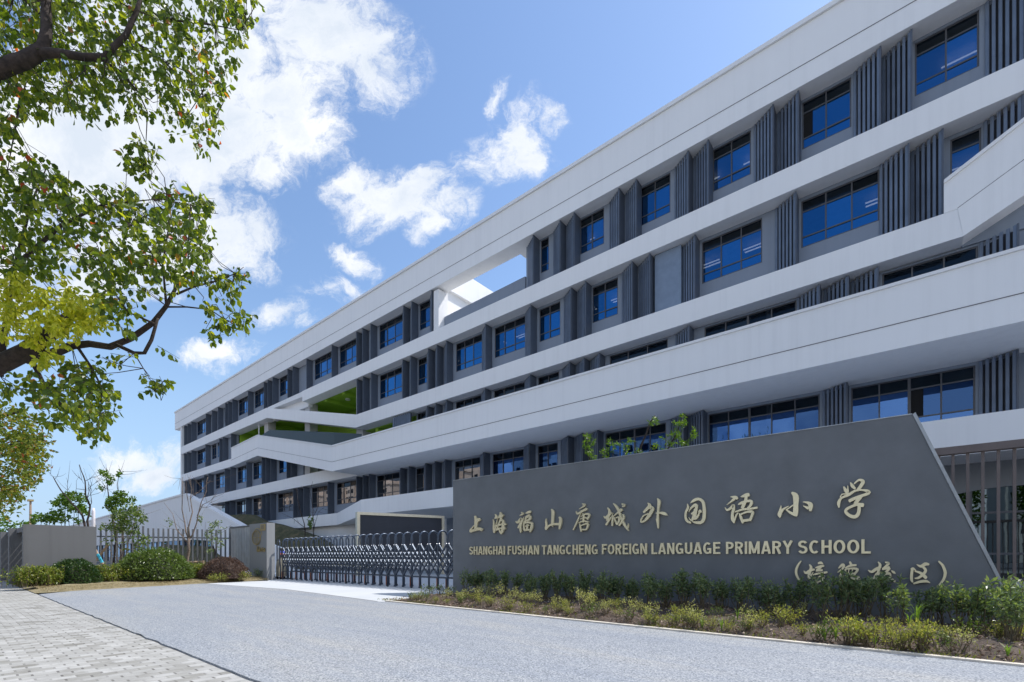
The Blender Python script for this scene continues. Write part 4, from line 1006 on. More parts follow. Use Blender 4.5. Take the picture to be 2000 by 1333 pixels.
pp = at_depth(182.5, HZ, 17.6)
b = MB(); b.tube([(pp.x, pp.y, 0), (pp.x, pp.y, 2.62), (pp.x, pp.y, 2.74)], [.055, .055, .035], 12)
pl = obj('white_pole', b, M['whitepole'], None, (pp.x, pp.y, 0), smooth=True); tag(pl, 'white pole with red ribbon at right edge of the concrete wall', 'pole')
b = MB(); b.box(pp.x-.08, pp.x+.10, pp.y-.075, pp.y-.06, 1.86, 1.95); obj('ribbon', b, M['red'], pl)
def stake(pts_px, Y, label, strap=True):
    b = MB(); P = [at_depth(x, y, Y + k * .0) for k, (x, y) in enumerate(pts_px)]
    b.tube(P, .04, 6)
    o = obj('timber_stake', b, M['wood'], None, P[0]); tag(o, label, 'stake', 'timber stakes propping the young tree')
    if strap:
        b = MB(); q = P[0].lerp(P[1], .55); r = P[0].lerp(P[1], .95); b.tube([q, r], .048, 6); obj('strap', b, M['blue'], o)
stake([(178, 1059), (201, 1102)], 17.9, 'timber stake leaning right with blue strap beside the white pole')
stake([(211, 1064), (181, 1103)], 18.1, 'timber stake leaning left across the white pole base', False)
b = MB(); q0, q1 = at_depth(368, 1098, 18.6), at_depth(397, 1097, 18.8)
b.tube([q0, q1], .035, 6)
for q in (q0, q1): b.tube([(q.x, q.y, 0), (q.x, q.y, q.z+.04)], .04, 6)
o = obj('timber_brace', b, M['wood'], None, (q0.x, q0.y, 0)); tag(o, 'low timber brace at the foot of the bare tree', 'brace')
lp = at_depth(59.5, HZ, 34)
b = MB(); b.tube([(lp.x, lp.y, 0), (lp.x, lp.y, 4.9)], [.10, .06], 8); ll = obj('lamp_post', b, M['wood'], None, (lp.x, lp.y, 0)); tag(ll, 'small brown lamp post beyond the concrete wall', 'lamp post')
b = MB(); b.box(lp.x-.35, lp.x+.25, lp.y-.15, lp.y+.15, 4.9, 5.02); obj('lamp_head', b, M['goldedge'], ll)

# ================================================================== VEGETATION
def blob_points(c, r, n, shell=.0, sq=1.0):
    v = rng.normal(size=(n, 3)); v /= np.linalg.norm(v, axis=1, keepdims=True)
    u = rng.random((n, 1)) ** (1/3)
    if shell: u = shell + (1 - shell) * u
    return np.asarray(c) + v * u * np.asarray(r) * np.array([1, 1, sq])
def pxpath(pts, Y): return [at_depth(p[0], p[1], Y + (p[2] if len(p) > 2 else 0)) for p in pts]
def wiggle(P, amp):
    out = [P[0]]
    for a, b_ in zip(P, P[1:]):
        m = a.lerp(b_, .5) + Vector(rng.normal(size=3) * amp * (b_ - a).length); out += [m, b_]
    return out

# ---- street tree over the pavement, its limbs reaching in from the left
def inpoly(x, y, poly):
    c = False; j = len(poly) - 1
    for i in range(len(poly)):
        xi, yi = poly[i]; xj, yj = poly[j]
        if (yi > y) != (yj > y) and x < (xj - xi) * (y - yi) / (yj - yi) + xi: c = not c
        j = i
    return c
TY = 5.6
tr0 = at_depth(-420, HZ, TY)
camphor = thing('camphor_tree', 'leafy street tree reaching over the pavement from the left edge', 'tree', (tr0.x, tr0.y, 0))
b = MB()
b.tube([(tr0.x, tr0.y, -.1), (tr0.x+.02, tr0.y, 1.4), at_depth(-400, 760, TY)], [.26, .21, .19], 12)
tt = at_depth(-400, 760, TY); ut = at_depth(-300, 400, TY+.3)
b.tube([tt, at_depth(-360, 600, TY+.1), ut, at_depth(-260, 150, TY+.5), at_depth(-230, -250, TY+.8)], [.19, .16, .13, .10, .05], 10)
limbs = [
 ([(-400,770),(-250,760),(-120,745),(-20,722),(50,688),(112,640),(150,605)], [.15,.135,.12,.105,.095,.075,.05], 0),
 ([(50,700),(100,692),(140,676),(175,672),(215,678),(255,662),(300,630),(325,598),(345,560),(368,480),(372,400)], [.07,.055,.045,.04,.038,.034,.03,.024,.018,.011,.006], .1),
 ([(-300,400),(-180,280),(-80,180),(0,134),(48,118),(84,98),(91,60),(90,0),(85,-80)], [.11,.10,.088,.08,.072,.066,.05,.045,.03], -.5),
 ([(80,104),(115,104),(165,112),(205,112),(222,92),(245,70),(268,20),(285,-40)], [.05,.04,.036,.034,.03,.027,.022,.012], -.45),
 ([(228,674),(262,690),(282,690),(296,664),(303,640),(308,622)], [.022,.022,.021,.020,.018,.016], .1),
 ([(345,575),(380,560),(420,550),(460,535),(476,522)], [.014,.011,.008,.005,.003], .1),
 ([(325,600),(365,600),(410,605),(440,625),(470,640)], [.011,.009,.007,.005,.003], .1),
 ([(200,118),(240,145),(270,180),(288,220),(285,280)], [.020,.014,.010,.007,.004], .35),
 ([(325,598),(318,520),(330,440),(325,380)], [.015,.010,.007,.004], .1),
 ([(345,560),(300,500),(260,440),(245,380),(248,320)], [.012,.008,.006,.004,.002], .1),
 ([(300,632),(250,610),(215,560),(190,500)], [.013,.009,.006,.003], .1),
 ([(262,690),(280,720),(295,745),(310,755)], [.008,.005,.003,.002], .05),
 ([(150,676),(180,720),(200,760),(195,810)], [.018,.013,.009,.004], .1),
 ([(60,700),(90,760),(120,790),(150,810)], [.03,.02,.012,.005], .15),
 ([(0,735),(10,640),(30,520),(60,400),(90,330)], [.035,.03,.022,.014,.006], .25), ([(30,520),(120,440),(200,400),(300,390)], [.03,.02,.012,.005], .2),
 ([(268,20),(340,40),(420,50),(470,60)], [.016,.011,.007,.003], .35), ([(245,70),(320,120),(390,190),(415,240)], [.016,.011,.007,.003], .35), ([(90,40),(30,-20),(-60,-60)], [.03,.02,.01], .4),
 ([(20,130),(40,190),(30,250),(15,330)], [.02,.014,.009,.004], .3),
]
for pts, rad, dy in limbs:
    b.tube(pxpath([(x, y, dy + .012 * k * (1 if dy < .2 else -1)) for k, (x, y) in enumerate(pts)], TY), rad, 9)
ends = []
MASS = [  # outline in the photo, clusters per 100x100 px, depth from, to
 ([(-40,-60),(505,-60),(498,25),(470,85),(452,150),(440,160),(438,215),(425,265),(395,300),(380,300),(372,262),(330,265),(300,235),(262,238),(232,225),(160,225),(128,222),(100,228),(60,215),(30,240),(8,280),(-40,300)], 6.6, 5.15, 6.8),
 ([(-40,290),(30,285),(60,292),(110,335),(135,352),(175,365),(215,368),(240,362),(262,372),(300,378),(350,365),(395,378),(412,400),(405,445),(418,470),(400,512),(405,540),(380,560),(340,560),(300,560),(250,640),(205,640),(190,580),(150,520),(95,545),(40,540),(-40,560)], 6.4, 4.9, 6.4),
 ([(245,285),(300,275),(318,320),(290,335),(270,372),(245,372),(252,330)], 6.5, 5.4, 5.8),
 ([(400,545),(465,528),(480,545),(478,570),(440,575),(400,570)], 7.0, 5.4, 5.9), ([(405,600),(440,590),(488,610),(490,640),(470,655),(440,640),(425,668),(400,650)], 6.5, 5.4, 5.9),
 ([(268,742),(330,738),(335,758),(300,770),(268,755)], 7, 5.5, 5.7), ([(330,690),(345,680),(340,700)], 5, 5.5, 5.7),
 ([(205,690),(245,690),(240,712),(210,706)], 7, 5.4, 5.7),
 ([(-40,742),(40,735),(95,720),(160,705),(205,720),(215,748),(222,780),(200,790),(230,825),(190,855),(160,850),(120,835),(70,810),(40,760),(-40,800)], 6.8, 4.9, 6.4),
 ([(-700,-150),(-40,-150),(-40,820),(-200,860),(-700,700)], 2.6, 4.4, 8.0), ([(-40,-200),(420,-190),(520,-60),(-40,-60)], 3.0, 4.8, 7.4),
]
lf = MB(); tw = MB()
skel = [Vector(p) for pts, rad, dy in limbs for p in pxpath([(x, y, dy) for x, y in pts], TY)]
SK = np.array([tuple(p) for p in skel])
for poly, dens, y0, y1 in MASS:
    xs = [p[0] for p in poly]; ys = [p[1] for p in poly]
    area = 0
    for i in range(len(poly)): area += poly[i-1][0]*poly[i][1] - poly[i][0]*poly[i-1][1]
    n = int(abs(area) / 2 / 1e4 * dens * 8.5) + 1; got = 0
    while got < n:
        x, y = random.uniform(min(xs), max(xs)), random.uniform(min(ys), max(ys))
        if not inpoly(x, y, poly): continue
        got += 1
        c = at_depth(x, y, random.uniform(y0, y1))
        k = random.randint(4, 8)
        dirn = Vector((random.gauss(.25, .5), random.gauss(0, .5), random.gauss(-.35, .35))).normalized()
        tip = c + dirn * random.uniform(.06, .15); sta = c - dirn * random.uniform(.06, .16)
        C = []; D = []
        for j in range(k):
            f = random.random(); p = sta.lerp(tip, f)
            out = Vector(rng.normal(size=3)); out = (out + Vector((0, 0, -.9)) + dirn * .3).normalized()
            C.append(p + out * random.uniform(.035, .10)); D.append((out + Vector((0, 0, -.5))).normalized())
        lf.leaves([tuple(q) for q in C], rng.uniform(.050, .098, k), np.array([tuple(q) for q in D]), .70, 0, .10, None, True)
        if random.random() < .8:
            dd = np.linalg.norm(SK - np.array(tuple(sta)), axis=1); near = skel[int(dd.argmin())]
            if dd.min() < .55 and random.random() < .5:
                mid = sta.lerp(near, .5) + Vector(rng.normal(size=3)) * .05 - Vector((0, 0, .04)); tw.tube([near, mid, sta, tip], [.005, .0042, .003, .0015], 4, cap=False)
            else: tw.tube([sta, tip], [.003, .0015], 4, cap=False)
obj('trunk', b, M['bark'], camphor, smooth=True)
obj('twigs', tw, M['bark'], camphor)
obj('crown', lf, M['leaf_camphor'], camphor)
lf = MB()
for (x, y, r, n) in ((60,610,60,26), (110,585,55,26), (165,600,38,20), (20,590,50,20), (90,650,45,18), (185,630,18,8), (40,560,40,14), (-60,620,80,25), (100,700,25,6), (130,625,45,18)):
    for _ in range(n):
        q = random.uniform(0, 6.28); rr = r * math.sqrt(random.random())
        c = at_depth(x + rr*math.cos(q), y + rr*.85*math.sin(q), random.uniform(4.9, 5.5))
        k = 16; o = rng.normal(size=(k, 3)); o[:, 2] -= .9; o /= np.linalg.norm(o, axis=1, keepdims=True)
        lf.leaves(np.array(tuple(c)) + o * rng.uniform(.02, .09, (k, 1)), rng.uniform(.040, .075, k), o + np.array([0, 0, -.5]), .55, 0, .08, None, True)
obj('fresh_shoots', lf, M['leaf_fresh'], camphor)

# ---- second street tree, turning yellow and red, further along the pavement
def simple_crown(masses, y0, y1, mat, parent, size, per=8, spread=.14, name='crown', twigmat=None):
    lf = MB(); tw = MB()
    for (x, y, rx, ry, n) in masses:
        for _ in range(n):
            q = random.uniform(0, 6.28); rr = math.sqrt(random.random())
            c = at_depth(x + rx*rr*math.cos(q), y + ry*rr*math.sin(q), random.uniform(y0, y1))
            o = rng.normal(size=(per, 3)); o[:, 2] -= .3; o /= np.linalg.norm(o, axis=1, keepdims=True)
            lf.leaves(np.array(tuple(c)) + o * spread * rng.random((per, 1)), rng.uniform(size*.75, size*1.25, per), o + rng.normal(size=(per, 3)) * .4, .6, 0, .1)
    return obj(name, lf, mat, parent)
t0 = at_depth(-120, HZ, 11.5)
tree2 = thing('street_tree', 'street tree turning yellow and red behind the leafy foreground tree', 'tree', (t0.x, t0.y, 0))
b = MB(); b.tube([(t0.x, t0.y, -.1), (t0.x, t0.y, 2.0), at_depth(-90, 850, 11.5), at_depth(-60, 760, 11.5)], [.19, .16, .12, .05], 10)
for p in ([(-110,930),(-40,900),(20,870),(60,850)], [(-100,900),(-30,940),(30,960)], [(-90,850),(-20,820),(50,800)], [(-90,860),(-160,800),(-220,760)]):
    b.tube(pxpath(p, 11.5), [.07, .05, .03, .012][:len(p)], 7)
obj('trunk', b, M['bark'], tree2, smooth=True)
simple_crown([(10,840,75,45,150),(50,870,48,40,90),(20,920,55,55,130),(60,905,28,40,45),(15,975,35,30,48),(-60,850,70,120,150),(80,880,18,30,20),(-150,800,90,150,120),(35,812,30,14,24)], 10.2, 12.8, M['leaf_autumn'], tree2, .10, 7, .20)

# ---- bare and half-bare young trees
def bare_tree(label, Y, stems, base_px, mat, group=None, name='bare_tree'):
    g0 = at_depth(base_px, HZ, Y)
    t = thing(name, label, 'tree', (g0.x, g0.y, 0), group)
    b = MB()
    for pts, r0, r1 in stems:
        P = wiggle(pxpath(pts, Y), .05); b.tube(P, list(np.linspace(r0*.62, r1*.7, len(P))), 6)
        if r1 < .02:                                       # fine side twigs
            for _ in range(3):
                k = random.randint(1, len(P)-2); a = P[k]; d = (P[k+1]-P[k]).normalized() + Vector(rng.normal(size=3)) * .8
                b.tube([a, a + d * .18, a + d * .36 + Vector((0, 0, .08))], [.007, .005, .002], 4)
    obj('trunk', b, mat, t, smooth=True)
    return t
bare_tree('bare pruned young tree in front of the white annex wall', 18.0, [([(369,1115),(369,1075),(370,1050)],.085,.065), ([(370,1052),(372,1015),(372,975),(369,932)],.05,.012), ([(369,1055),(361,1022),(356,965),(357,932)],.045,.01),
  ([(367,1062),(345,1035),(320,982)],.035,.008), ([(372,1050),(378,1040),(387,1005),(403,960),(406,932)],.045,.01), ([(385,1008),(396,986),(412,978),(424,965)],.026,.006), ([(371,1000),(362,955),(352,935),(338,948)],.016,.004), ([(372,975),(383,962),(390,962)],.014,.005), ([(392,990),(402,992),(418,972)],.014,.004)], 369, M['barklight'])
t = bare_tree('thin bare tree with one leafy tuft behind the folding gate', 22.5, [([(592,1120),(596,1040),(590,1010),(581,975),(579,955)],.05,.010), ([(611,1120),(612,1040),(611,1010),(608,975),(611,940)],.05,.008), ([(594,1030),(575,1015),(550,1003)],.025,.006), ([(611,1010),(620,990),(628,970)],.018,.005), ([(590,1010),(586,985),(578,992)],.014,.004), ([(612,1035),(622,1000),(640,985)],.018,.004)], 601, M['bark'])
simple_crown([(606,1020,5,13,34)], 22.3, 22.7, M['leaf_young'], t, .09, 5, .06, 'leaf_tuft')
bare_tree('tall bare forked tree rising behind the concrete wall', 20.0, [([(166,1110),(166,1030),(161,1008),(147,990),(129,970),(114,950),(104,932)],.075,.022), ([(172,1110),(172,1028),(174,1005),(172,978),(167,954),(163,930),(155,908)],.075,.020), ([(172,985),(174,960),(173,942)],.028,.008), ([(175,992),(177,965),(176,948)],.024,.008),
  ([(166,940),(182,932),(196,928),(204,922)],.016,.006), ([(172,955),(186,944),(196,932)],.012,.004), ([(176,968),(192,964),(205,958),(205,948)],.014,.004), ([(104,932),(95,922),(92,912)],.012,.003), ([(107,936),(114,926),(118,912)],.012,.003), ([(133,972),(132,945),(129,933)],.014,.004), ([(149,985),(149,955),(149,940),(155,930)],.014,.004), ([(163,945),(157,935),(152,924)],.01,.003)], 169, M['bark'])
t = bare_tree('slender sapling with bushy green head left of annex roof slope', 19.6, [([(220,1120),(220,1015),(218,990),(212,968),(210,945),(204,930)],.06,.012), ([(219,1000),(226,985),(231,960),(232,930),(235,918)],.035,.006), ([(209,945),(208,920),(207,906)],.012,.004), ([(232,932),(238,925),(241,916)],.008,.003), ([(210,948),(205,950),(200,958)],.008,.003)], 220, M['bark'], name='sapling')
simple_crown([(228,975,17,13,70),(218,985,13,14,45),(240,968,9,9,22),(216,939,8,12,22),(207,928,6,4,9),(198,922,5,4,7),(233,926,4,5,10),(258,976,6,4,8),(246,978,6,4,8),(197,954,4,4,5)], 19.2, 20.0, M['leaf_young'], t, .11, 6, .12)
t = bare_tree('loose multi stemmed shrub tree with green and yellow leaves before the fence', 17.4, [([(238,1118),(236,1075),(226,1050),(222,1020)],.035,.010), ([(242,1118),(243,1070),(240,1040),(247,1005)],.035,.010), ([(244,1118),(250,1060),(262,1020),(270,1000)],.03,.008), ([(236,1118),(228,1090),(215,1075),(205,1070)],.025,.008), ([(247,1115),(262,1085),(270,1060)],.022,.006), ([(240,1060),(230,1020),(232,998)],.02,.006)], 241, M['barklight'], name='shrub_tree')
simple_crown([(238,1010,22,14,70),(258,995,16,10,36),(273,1012,12,12,34),(252,1030,24,14,46),(228,1030,16,14,36),(270,1050,14,16,22),(282,1055,10,8,10),(205,1030,14,8,9),(212,1052,12,10,8),(255,1065,20,12,12),(230,1000,8,8,12)], 17.0, 18.0, M['leaf_mid'], t, .10, 5, .14)
for lab, base, st, cr in (
  ('small dark green tree behind concrete wall, left of the bare fork', 126, [([(126,1110),(127,1030),(127,1000),(128,980)],.05,.01), ([(133,1110),(132,1000),(131,985)],.03,.01), ([(118,1110),(120,1010),(118,995)],.025,.008)], [(130,974,16,10,34),(140,968,12,8,20),(118,985,14,9,24),(138,990,12,9,20),(115,1002,12,9,18),(124,1012,14,8,16),(104,980,5,5,5)]),
  ('small blue green tree behind concrete wall, right of the bare fork stem', 152, [([(152,1110),(153,1010),(156,975)],.035,.008), ([(146,1110),(145,1005),(142,985)],.03,.008)], [(157,972,8,10,16),(163,985,9,14,20),(155,995,10,8,14),(168,1000,6,8,10),(150,1018,12,6,8)]),
  ('low bright green young tree left behind the concrete wall', 78, [([(78,1110),(79,1030),(80,1010)],.04,.01), ([(97,1110),(97,1020),(96,1000)],.03,.01)], [(76,1010,12,8,24),(90,1014,10,8,20),(98,1004,9,10,14),(62,1014,7,8,8),(108,1015,12,8,18)])):
    t = bare_tree(lab, 26.0, st, base, M['bark'], 'young trees behind the concrete wall', 'young_tree')
    simple_crown(cr, 25.4, 26.6, M['leaf_young'], t, .16, 6, .18)
# distant trees on the left horizon
for i, (px, top, w, Y) in enumerate(((8, 1008, 30, 60), (52, 1016, 26, 75), (-40, 1000, 40, 55))):
    g0 = at_depth(px, HZ, Y); t = thing('distant_tree', ('distant tree at the left edge above the slotted wall', 'farther rounded tree between lamp post and concrete wall', 'distant tree outside the left edge')[i], 'tree', (g0.x, g0.y, 0), 'distant trees along the pavement')
    b = MB(); b.tube([(g0.x, g0.y, 0), at_depth(px, 1050, Y)], [.2, .1], 7); obj('trunk', b, M['bark'], t)
    simple_crown([(px, (top+1062)/2, w*.8, (1062-top)/2, 70)], Y-2, Y+2, M['leaf_young'], t, .4, 6, .5)

# ---- clipped bushes on the left bed
def depth_at(px, xs):                       # depth of the point at x = xs seen at this picture column
    return xs / ray(px, HZ)[0]
def dome(name, label, px0, px1, ptop, xs, mat, core, n, leaf, group=None, cat='bush'):
    Y = depth_at((px0+px1)/2, xs)
    rx = (px1-px0) / 2 * Y / FPX; c = at_depth((px0+px1)/2, HZ, Y); zt = EYE + (HZ-ptop) * Y / FPX
    c = Vector((c.x, c.y, .08)); zt -= .08
    t = thing(name, label, cat, c, group)
    bm = MB(); nu, nv_ = 20, 9
    def pt(a, v, k=1.0):
        s = math.sin(v) ** .92; w = 1 + .06 * math.sin(3*a+1) + .05 * math.sin(5*a + 2.2)
        return Vector((c.x + rx*k*s*w*math.cos(a), c.y + rx*k*s*w*math.sin(a), .08 + zt*k*(.10 + .90*max(0, math.cos(v)) ** 1.05)))
    V = [pt(2*math.pi*i/nu, math.pi/2*j/(nv_-1), .86) for j in range(nv_) for i in range(nu)]
    bm.add(V, [(j*nu+i, j*nu+(i+1) % nu, (j+1)*nu+(i+1) % nu, (j+1)*nu+i) for j in range(nv_-1) for i in range(nu)])
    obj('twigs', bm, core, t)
    C = []; D = []
    for _ in range(n):
        a = random.uniform(0, 2*math.pi); v = math.acos(random.uniform(.0, 1)); k = random.uniform(.86, 1.03) + .05*math.sin(a*7)*math.sin(v*6)
        p = pt(a, v, k); o = (p - Vector((c.x, c.y, zt*.25))).normalized()
        C.append(tuple(p)); D.append(tuple(o + Vector(rng.normal(size=3)) * .75))
    bm = MB(); bm.leaves(C, rng.uniform(leaf*.7, leaf*1.3, n), np.array(D), .55, 0, .12); obj('foliage', bm, mat, t)
    return t
def low_hedge(name, label, pts, h, wd, mat, n, leaf, group=None, cat='hedge'):
    P = [Vector((*at_depth(x, HZ, depth_at(x, xs))[:2], .10)) for x, xs in pts]; c = sum(P, Vector()) / len(P)
    t = thing(name, label, cat, (c.x, c.y, 0), group); C = []; st = MB()
    for _ in range(n // 14):
        i = random.randrange(len(P)-1); q = P[i].lerp(P[i+1], random.random()) + Vector((random.gauss(0, wd*.5), random.gauss(0, wd*.5), 0))
        hh = h * random.uniform(.65, 1.12); tp = q + Vector((random.gauss(0, .06), random.gauss(0, .06), hh))
        st.tube([q, tp], [.006, .003], 4, cap=False)
        for k in range(14):
            f = random.uniform(.25, 1.05); C.append(tuple(q.lerp(tp, f) + Vector(rng.normal(size=3)) * .045))
    D = rng.normal(size=(len(C), 3)); D[:, 2] += .7
    b = MB(); b.leaves(C, rng.uniform(leaf*.7, leaf*1.3, len(C)), D, .5, 0, .1); obj('foliage', b, mat, t); obj('stems', st, M['stem'], t)
    return t
low_hedge('low_hedge', 'low yellow green hedge at the foot of the concrete wall', [(50,-19.1),(75,-18.9),(108,-19.0)], .48, .30, M['leaf_hedge'], 7000, .07)
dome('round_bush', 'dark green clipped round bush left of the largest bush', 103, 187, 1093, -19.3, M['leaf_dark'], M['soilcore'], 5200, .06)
low_hedge('low_hedge', 'ragged low hedge between dark round bush and largest bush', [(186,-19.7),(215,-19.7),(246,-19.8)], 0.50, .35, M['leaf_hedge'], 5200, .07)
dome('round_bush', 'largest clipped round bush with shiny mid green leaves', 241, 367, 1072, -19.8, M['leaf_mid'], M['soilcore'], 7200, .075)
low_hedge('low_hedge', 'low green hedge between largest bush and brown bush', [(352,-20.2),(380,-20.2),(402,-20.0)], .52, .35, M['leaf_hedge'], 4200, .07)
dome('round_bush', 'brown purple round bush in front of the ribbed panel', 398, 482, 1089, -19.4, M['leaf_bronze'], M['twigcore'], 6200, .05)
for i, (x, y, hgt, lab) in enumerate(((436,1140,.22,'small yellow sprout below the brown round bush'), (474,1139,.26,'small yellow sprout at right end of the brown bush'), (418,1139,.20,'small yellow sprout left below the brown bush'), (500,1137,.30,'dark low plant at the foot of the gate pillar'))):
    low_hedge('low_plant', lab, [(x-5, -18.75 if i != 3 else -20.2), (x+5, -18.75 if i != 3 else -20.2)], hgt, .12, M['leaf_yellow'] if i < 3 else M['leaf_shrub'], 240, .05, 'sprouts along the brown bush', 'plant')
# saplings by the fence (dark, in front of the annex glass)
for lab, base, cr in (('dark leafed sapling at right end of the picket fence', 418, [(412,1045,14,16,18),(425,1030,12,12,12),(432,1060,8,12,8),(408,1070,8,8,5),(418,1022,8,6,5)]), ('thin sapling in front of the picket fence beside the bare tree', 392, [(392,1015,6,8,5),(330,1020,6,5,4)])):
    t = bare_tree(lab, 18.8, [([(base,1120),(base,1070),(base-8,1030)],.02,.005), ([(base,1115),(base+6,1060),(base+10,1020)],.02,.005)], base, M['bark'], 'saplings along the picket fence', 'sapling')
    simple_crown(cr, 18.5, 19.2, M['leaf_shrub'], t, .10, 5, .14)

# ---- hedge plants in front of the sign
def shrub_proto(h, n_st, n_lf, leaf, mats, seed):
    global rng
    keep = rng; rng = np.random.default_rng(seed); random.seed(seed)
    st = MB(); C = []; D = []
    for i in range(n_st):
        a = random.uniform(0, 6.28); r = random.uniform(.03, .17)
        base = Vector((random.gauss(0, .03), random.gauss(0, .03), -.03)); top = Vector((r*math.cos(a), r*math.sin(a), h*random.uniform(.7, 1.05)))
        mid = base.lerp(top, .45) + Vector(rng.normal(size=3)) * .03
        st.tube([base, mid, top], [.007, .005, .002], 5, cap=False)
        for k in range(n_lf // n_st):
            f = random.uniform(.38, 1.0) ** .8; p = mid.lerp(top, (f-.38)/.62) if f > .38 else mid
            o = Vector(rng.normal(size=3)); o.z += .55; o.normalize()
            q = p + o * random.uniform(.015, .075); C.append(tuple(q)); D.append(tuple(o))
    lf = MB(); lf.leaves(C, rng.uniform(leaf*.7, leaf*1.25, len(C)), np.array(D), .42, 0, .10)
    rng = keep
    return st, lf
protos = {}
def proto(kind, h, n_st, n_lf, leaf, mat, nvar, name):
    out = []
    for k in range(nvar):
        st, lf = shrub_proto(h, n_st, n_lf, leaf, mat, 100 + 17*k + len(protos)*1000)
        def mesh(b, nm, m):
            me = bpy.data.meshes.new(nm); me.from_pydata(b.v, [], b.f); me.materials.append(m); me.update(); return me
        out.append((mesh(st, 'stems', M['stem']), mesh(lf, 'foliage', mat)))
    protos[kind] = out
def plant(kind, name, label, cat, loc, sc, group):
    t = thing(name, label, cat, loc, group); t.rotation_euler = (0, 0, random.uniform(0, 6.28)); t.scale = (sc, sc, sc * random.uniform(.92, 1.08))
    ms, ml = random.choice(protos[kind])
    for nm, me in (('stems', ms), ('foliage', ml)):
        o = bpy.data.objects.new(nm, me); col.objects.link(o); o.parent = t
    return t
proto('hedge', .55, 8, 330, .058, M['leaf_shrub'], 6, 'hedge')
proto('yellow', .21, 10, 250, .027, M['leaf_yellow'], 5, 'yellow')
proto('pale', .34, 7, 190, .030, M['leaf_pale'], 4, 'pale')
proto('weed', .20, 6, 90, .035, M['leaf_mid'], 3, 'weed')
random.seed(11)
HP = [(912,1.0,'leftmost'),(935,1.1,''),(962,1.05,''),(988,.85,''),(1012,.95,''),(1040,1.0,''),(1066,.92,''),(1092,1.02,''),(1118,1.0,''),(1148,1.04,''),(1178,1.05,''),(1208,.96,''),(1240,1.02,''),(1272,1.08,''),(1306,1.0,''),(1340,1.06,''),(1376,1.02,''),(1414,.98,''),(1456,1.06,''),(1500,1.0,''),(1548,1.14,''),(1602,1.2,''),(1650,1.16,''),(1700,1.1,''),(1762,1.0,''),(1808,.94,''),(1872,.98,''),(1915,1.0,'')]
under = [(940,'SHANGHAI'),(1025,'FUSHAN'),(1115,'TANGCHENG'),(1222,'FOREIGN'),(1340,'LANGUAGE'),(1484,'PRIMARY')]
for i, (px, s_, w) in enumerate(HP):
    y = 7.78 + .22 * math.sin(i * 2.3)
    p = on_n(px, HZ, y); s_ *= 1.0
    for dup in range(2 if i not in (3, 24) else 1):
        q = Vector((p.x + (.16 if dup else 0), y + (.18 if dup else -.03), 0)); q.z = bed_h(q.x, q.y) - .01
        t = plant('hedge', 'hedge_shrub', 'leggy green shrub of the hedge row along the dark sign wall', 'shrub', q, s_ * random.uniform(.9, 1.08) * (1 if not dup else .92), 'hedge shrubs in front of the sign wall')
for (px, yy, s_, lab) in ((1955, 7.35, 1.12, 'sunlit shrub at the right end of the hedge below the slanted edge'), (1985, 7.0, 1.08, 'sunlit shrub cut by the right edge of the photo'), (1975, 6.75, .8, 'short sunlit shrub in front of the right end of the hedge')):
    p = on_n(px, HZ, yy); p.z = bed_h(p.x, p.y); plant('hedge', 'hedge_shrub', lab, 'shrub', p, s_, 'hedge shrubs in front of the sign wall')
YP = [('pale',930,1176,.9),('pale',948,1170,1.0),('pale',975,1176,.95),('pale',1003,1182,.9),('pale',1020,1184,.7),('pale',1035,1186,.75),('pale',1050,1187,.8),('pale',1085,1192,.7),('pale',1140,1198,1.15),('pale',1152,1200,.9),('yellow',960,1186,.9),('yellow',990,1190,.9),
  ('yellow',1028,1194,.8),('pale',1180,1205,.7),('pale',1232,1210,.85),('yellow',1255,1222,.9),('pale',1272,1216,.9),('yellow',1300,1226,.9),('pale',1345,1222,.8),('yellow',1330,1232,.9),('pale',1362,1226,.7),('pale',1512,1204,.9),('pale',1568,1208,.7),('yellow',1520,1232,1.0),('yellow',1540,1226,1.1),('yellow',1490,1232,.8),('yellow',1566,1240,.7),
  ('yellow',1655,1258,1.2),('yellow',1672,1266,1.2),('yellow',1690,1262,1.1),('yellow',1722,1254,1.0),('yellow',1745,1262,1.0),('yellow',1765,1270,.9),('yellow',1790,1272,1.1),('yellow',1815,1274,1.1),('yellow',1850,1262,.7),('weed',1610,1248,1.1),('weed',1600,1254,.9),('weed',1905,1244,1.2),('weed',1920,1238,1.1),('yellow',1945,1246,.9),('yellow',1975,1250,1.0),('yellow',1996,1256,.9),('pale',1880,1276,.7),('weed',1865,1284,.7),
  ('weed',822,1176,1.0),('weed',838,1168,1.3),('weed',800,1172,.8),('weed',862,1166,1.1),('weed',878,1166,1.0),('yellow',790,1175,.6),('yellow',808,1182,.6),('pale',905,1178,.9),('weed',1120,1212,.9),('weed',1200,1218,.9),('yellow',1420,1232,.7),('weed',1440,1238,.7),('yellow',1462,1234,.7),('yellow',1390,1228,.7)]
for kd, px, py, s_ in YP:
    p = on_ground(px, py, .06); p.z = bed_h(p.x, p.y) - .01
    if p.y < bed_front(p.x) + .14: p.y = bed_front(p.x) + .14; p.z = bed_h(p.x, p.y) - .01
    plant(kd, {'yellow': 'yellow_shrub', 'pale': 'pale_shrub', 'weed': 'green_weed'}[kd], {'yellow': 'low yellow green shrub on the soil in front of the hedge', 'pale': 'loose pale yellow shrub standing before the dark hedge', 'weed': 'small green weed on the bare soil of the bed'}[kd], 'weed' if kd == 'weed' else 'shrub', p, s_,
          {'yellow': 'low yellow shrubs in the front bed', 'pale': 'pale yellow shrubs in the front bed', 'weed': 'green weeds in the front bed'}[kd])
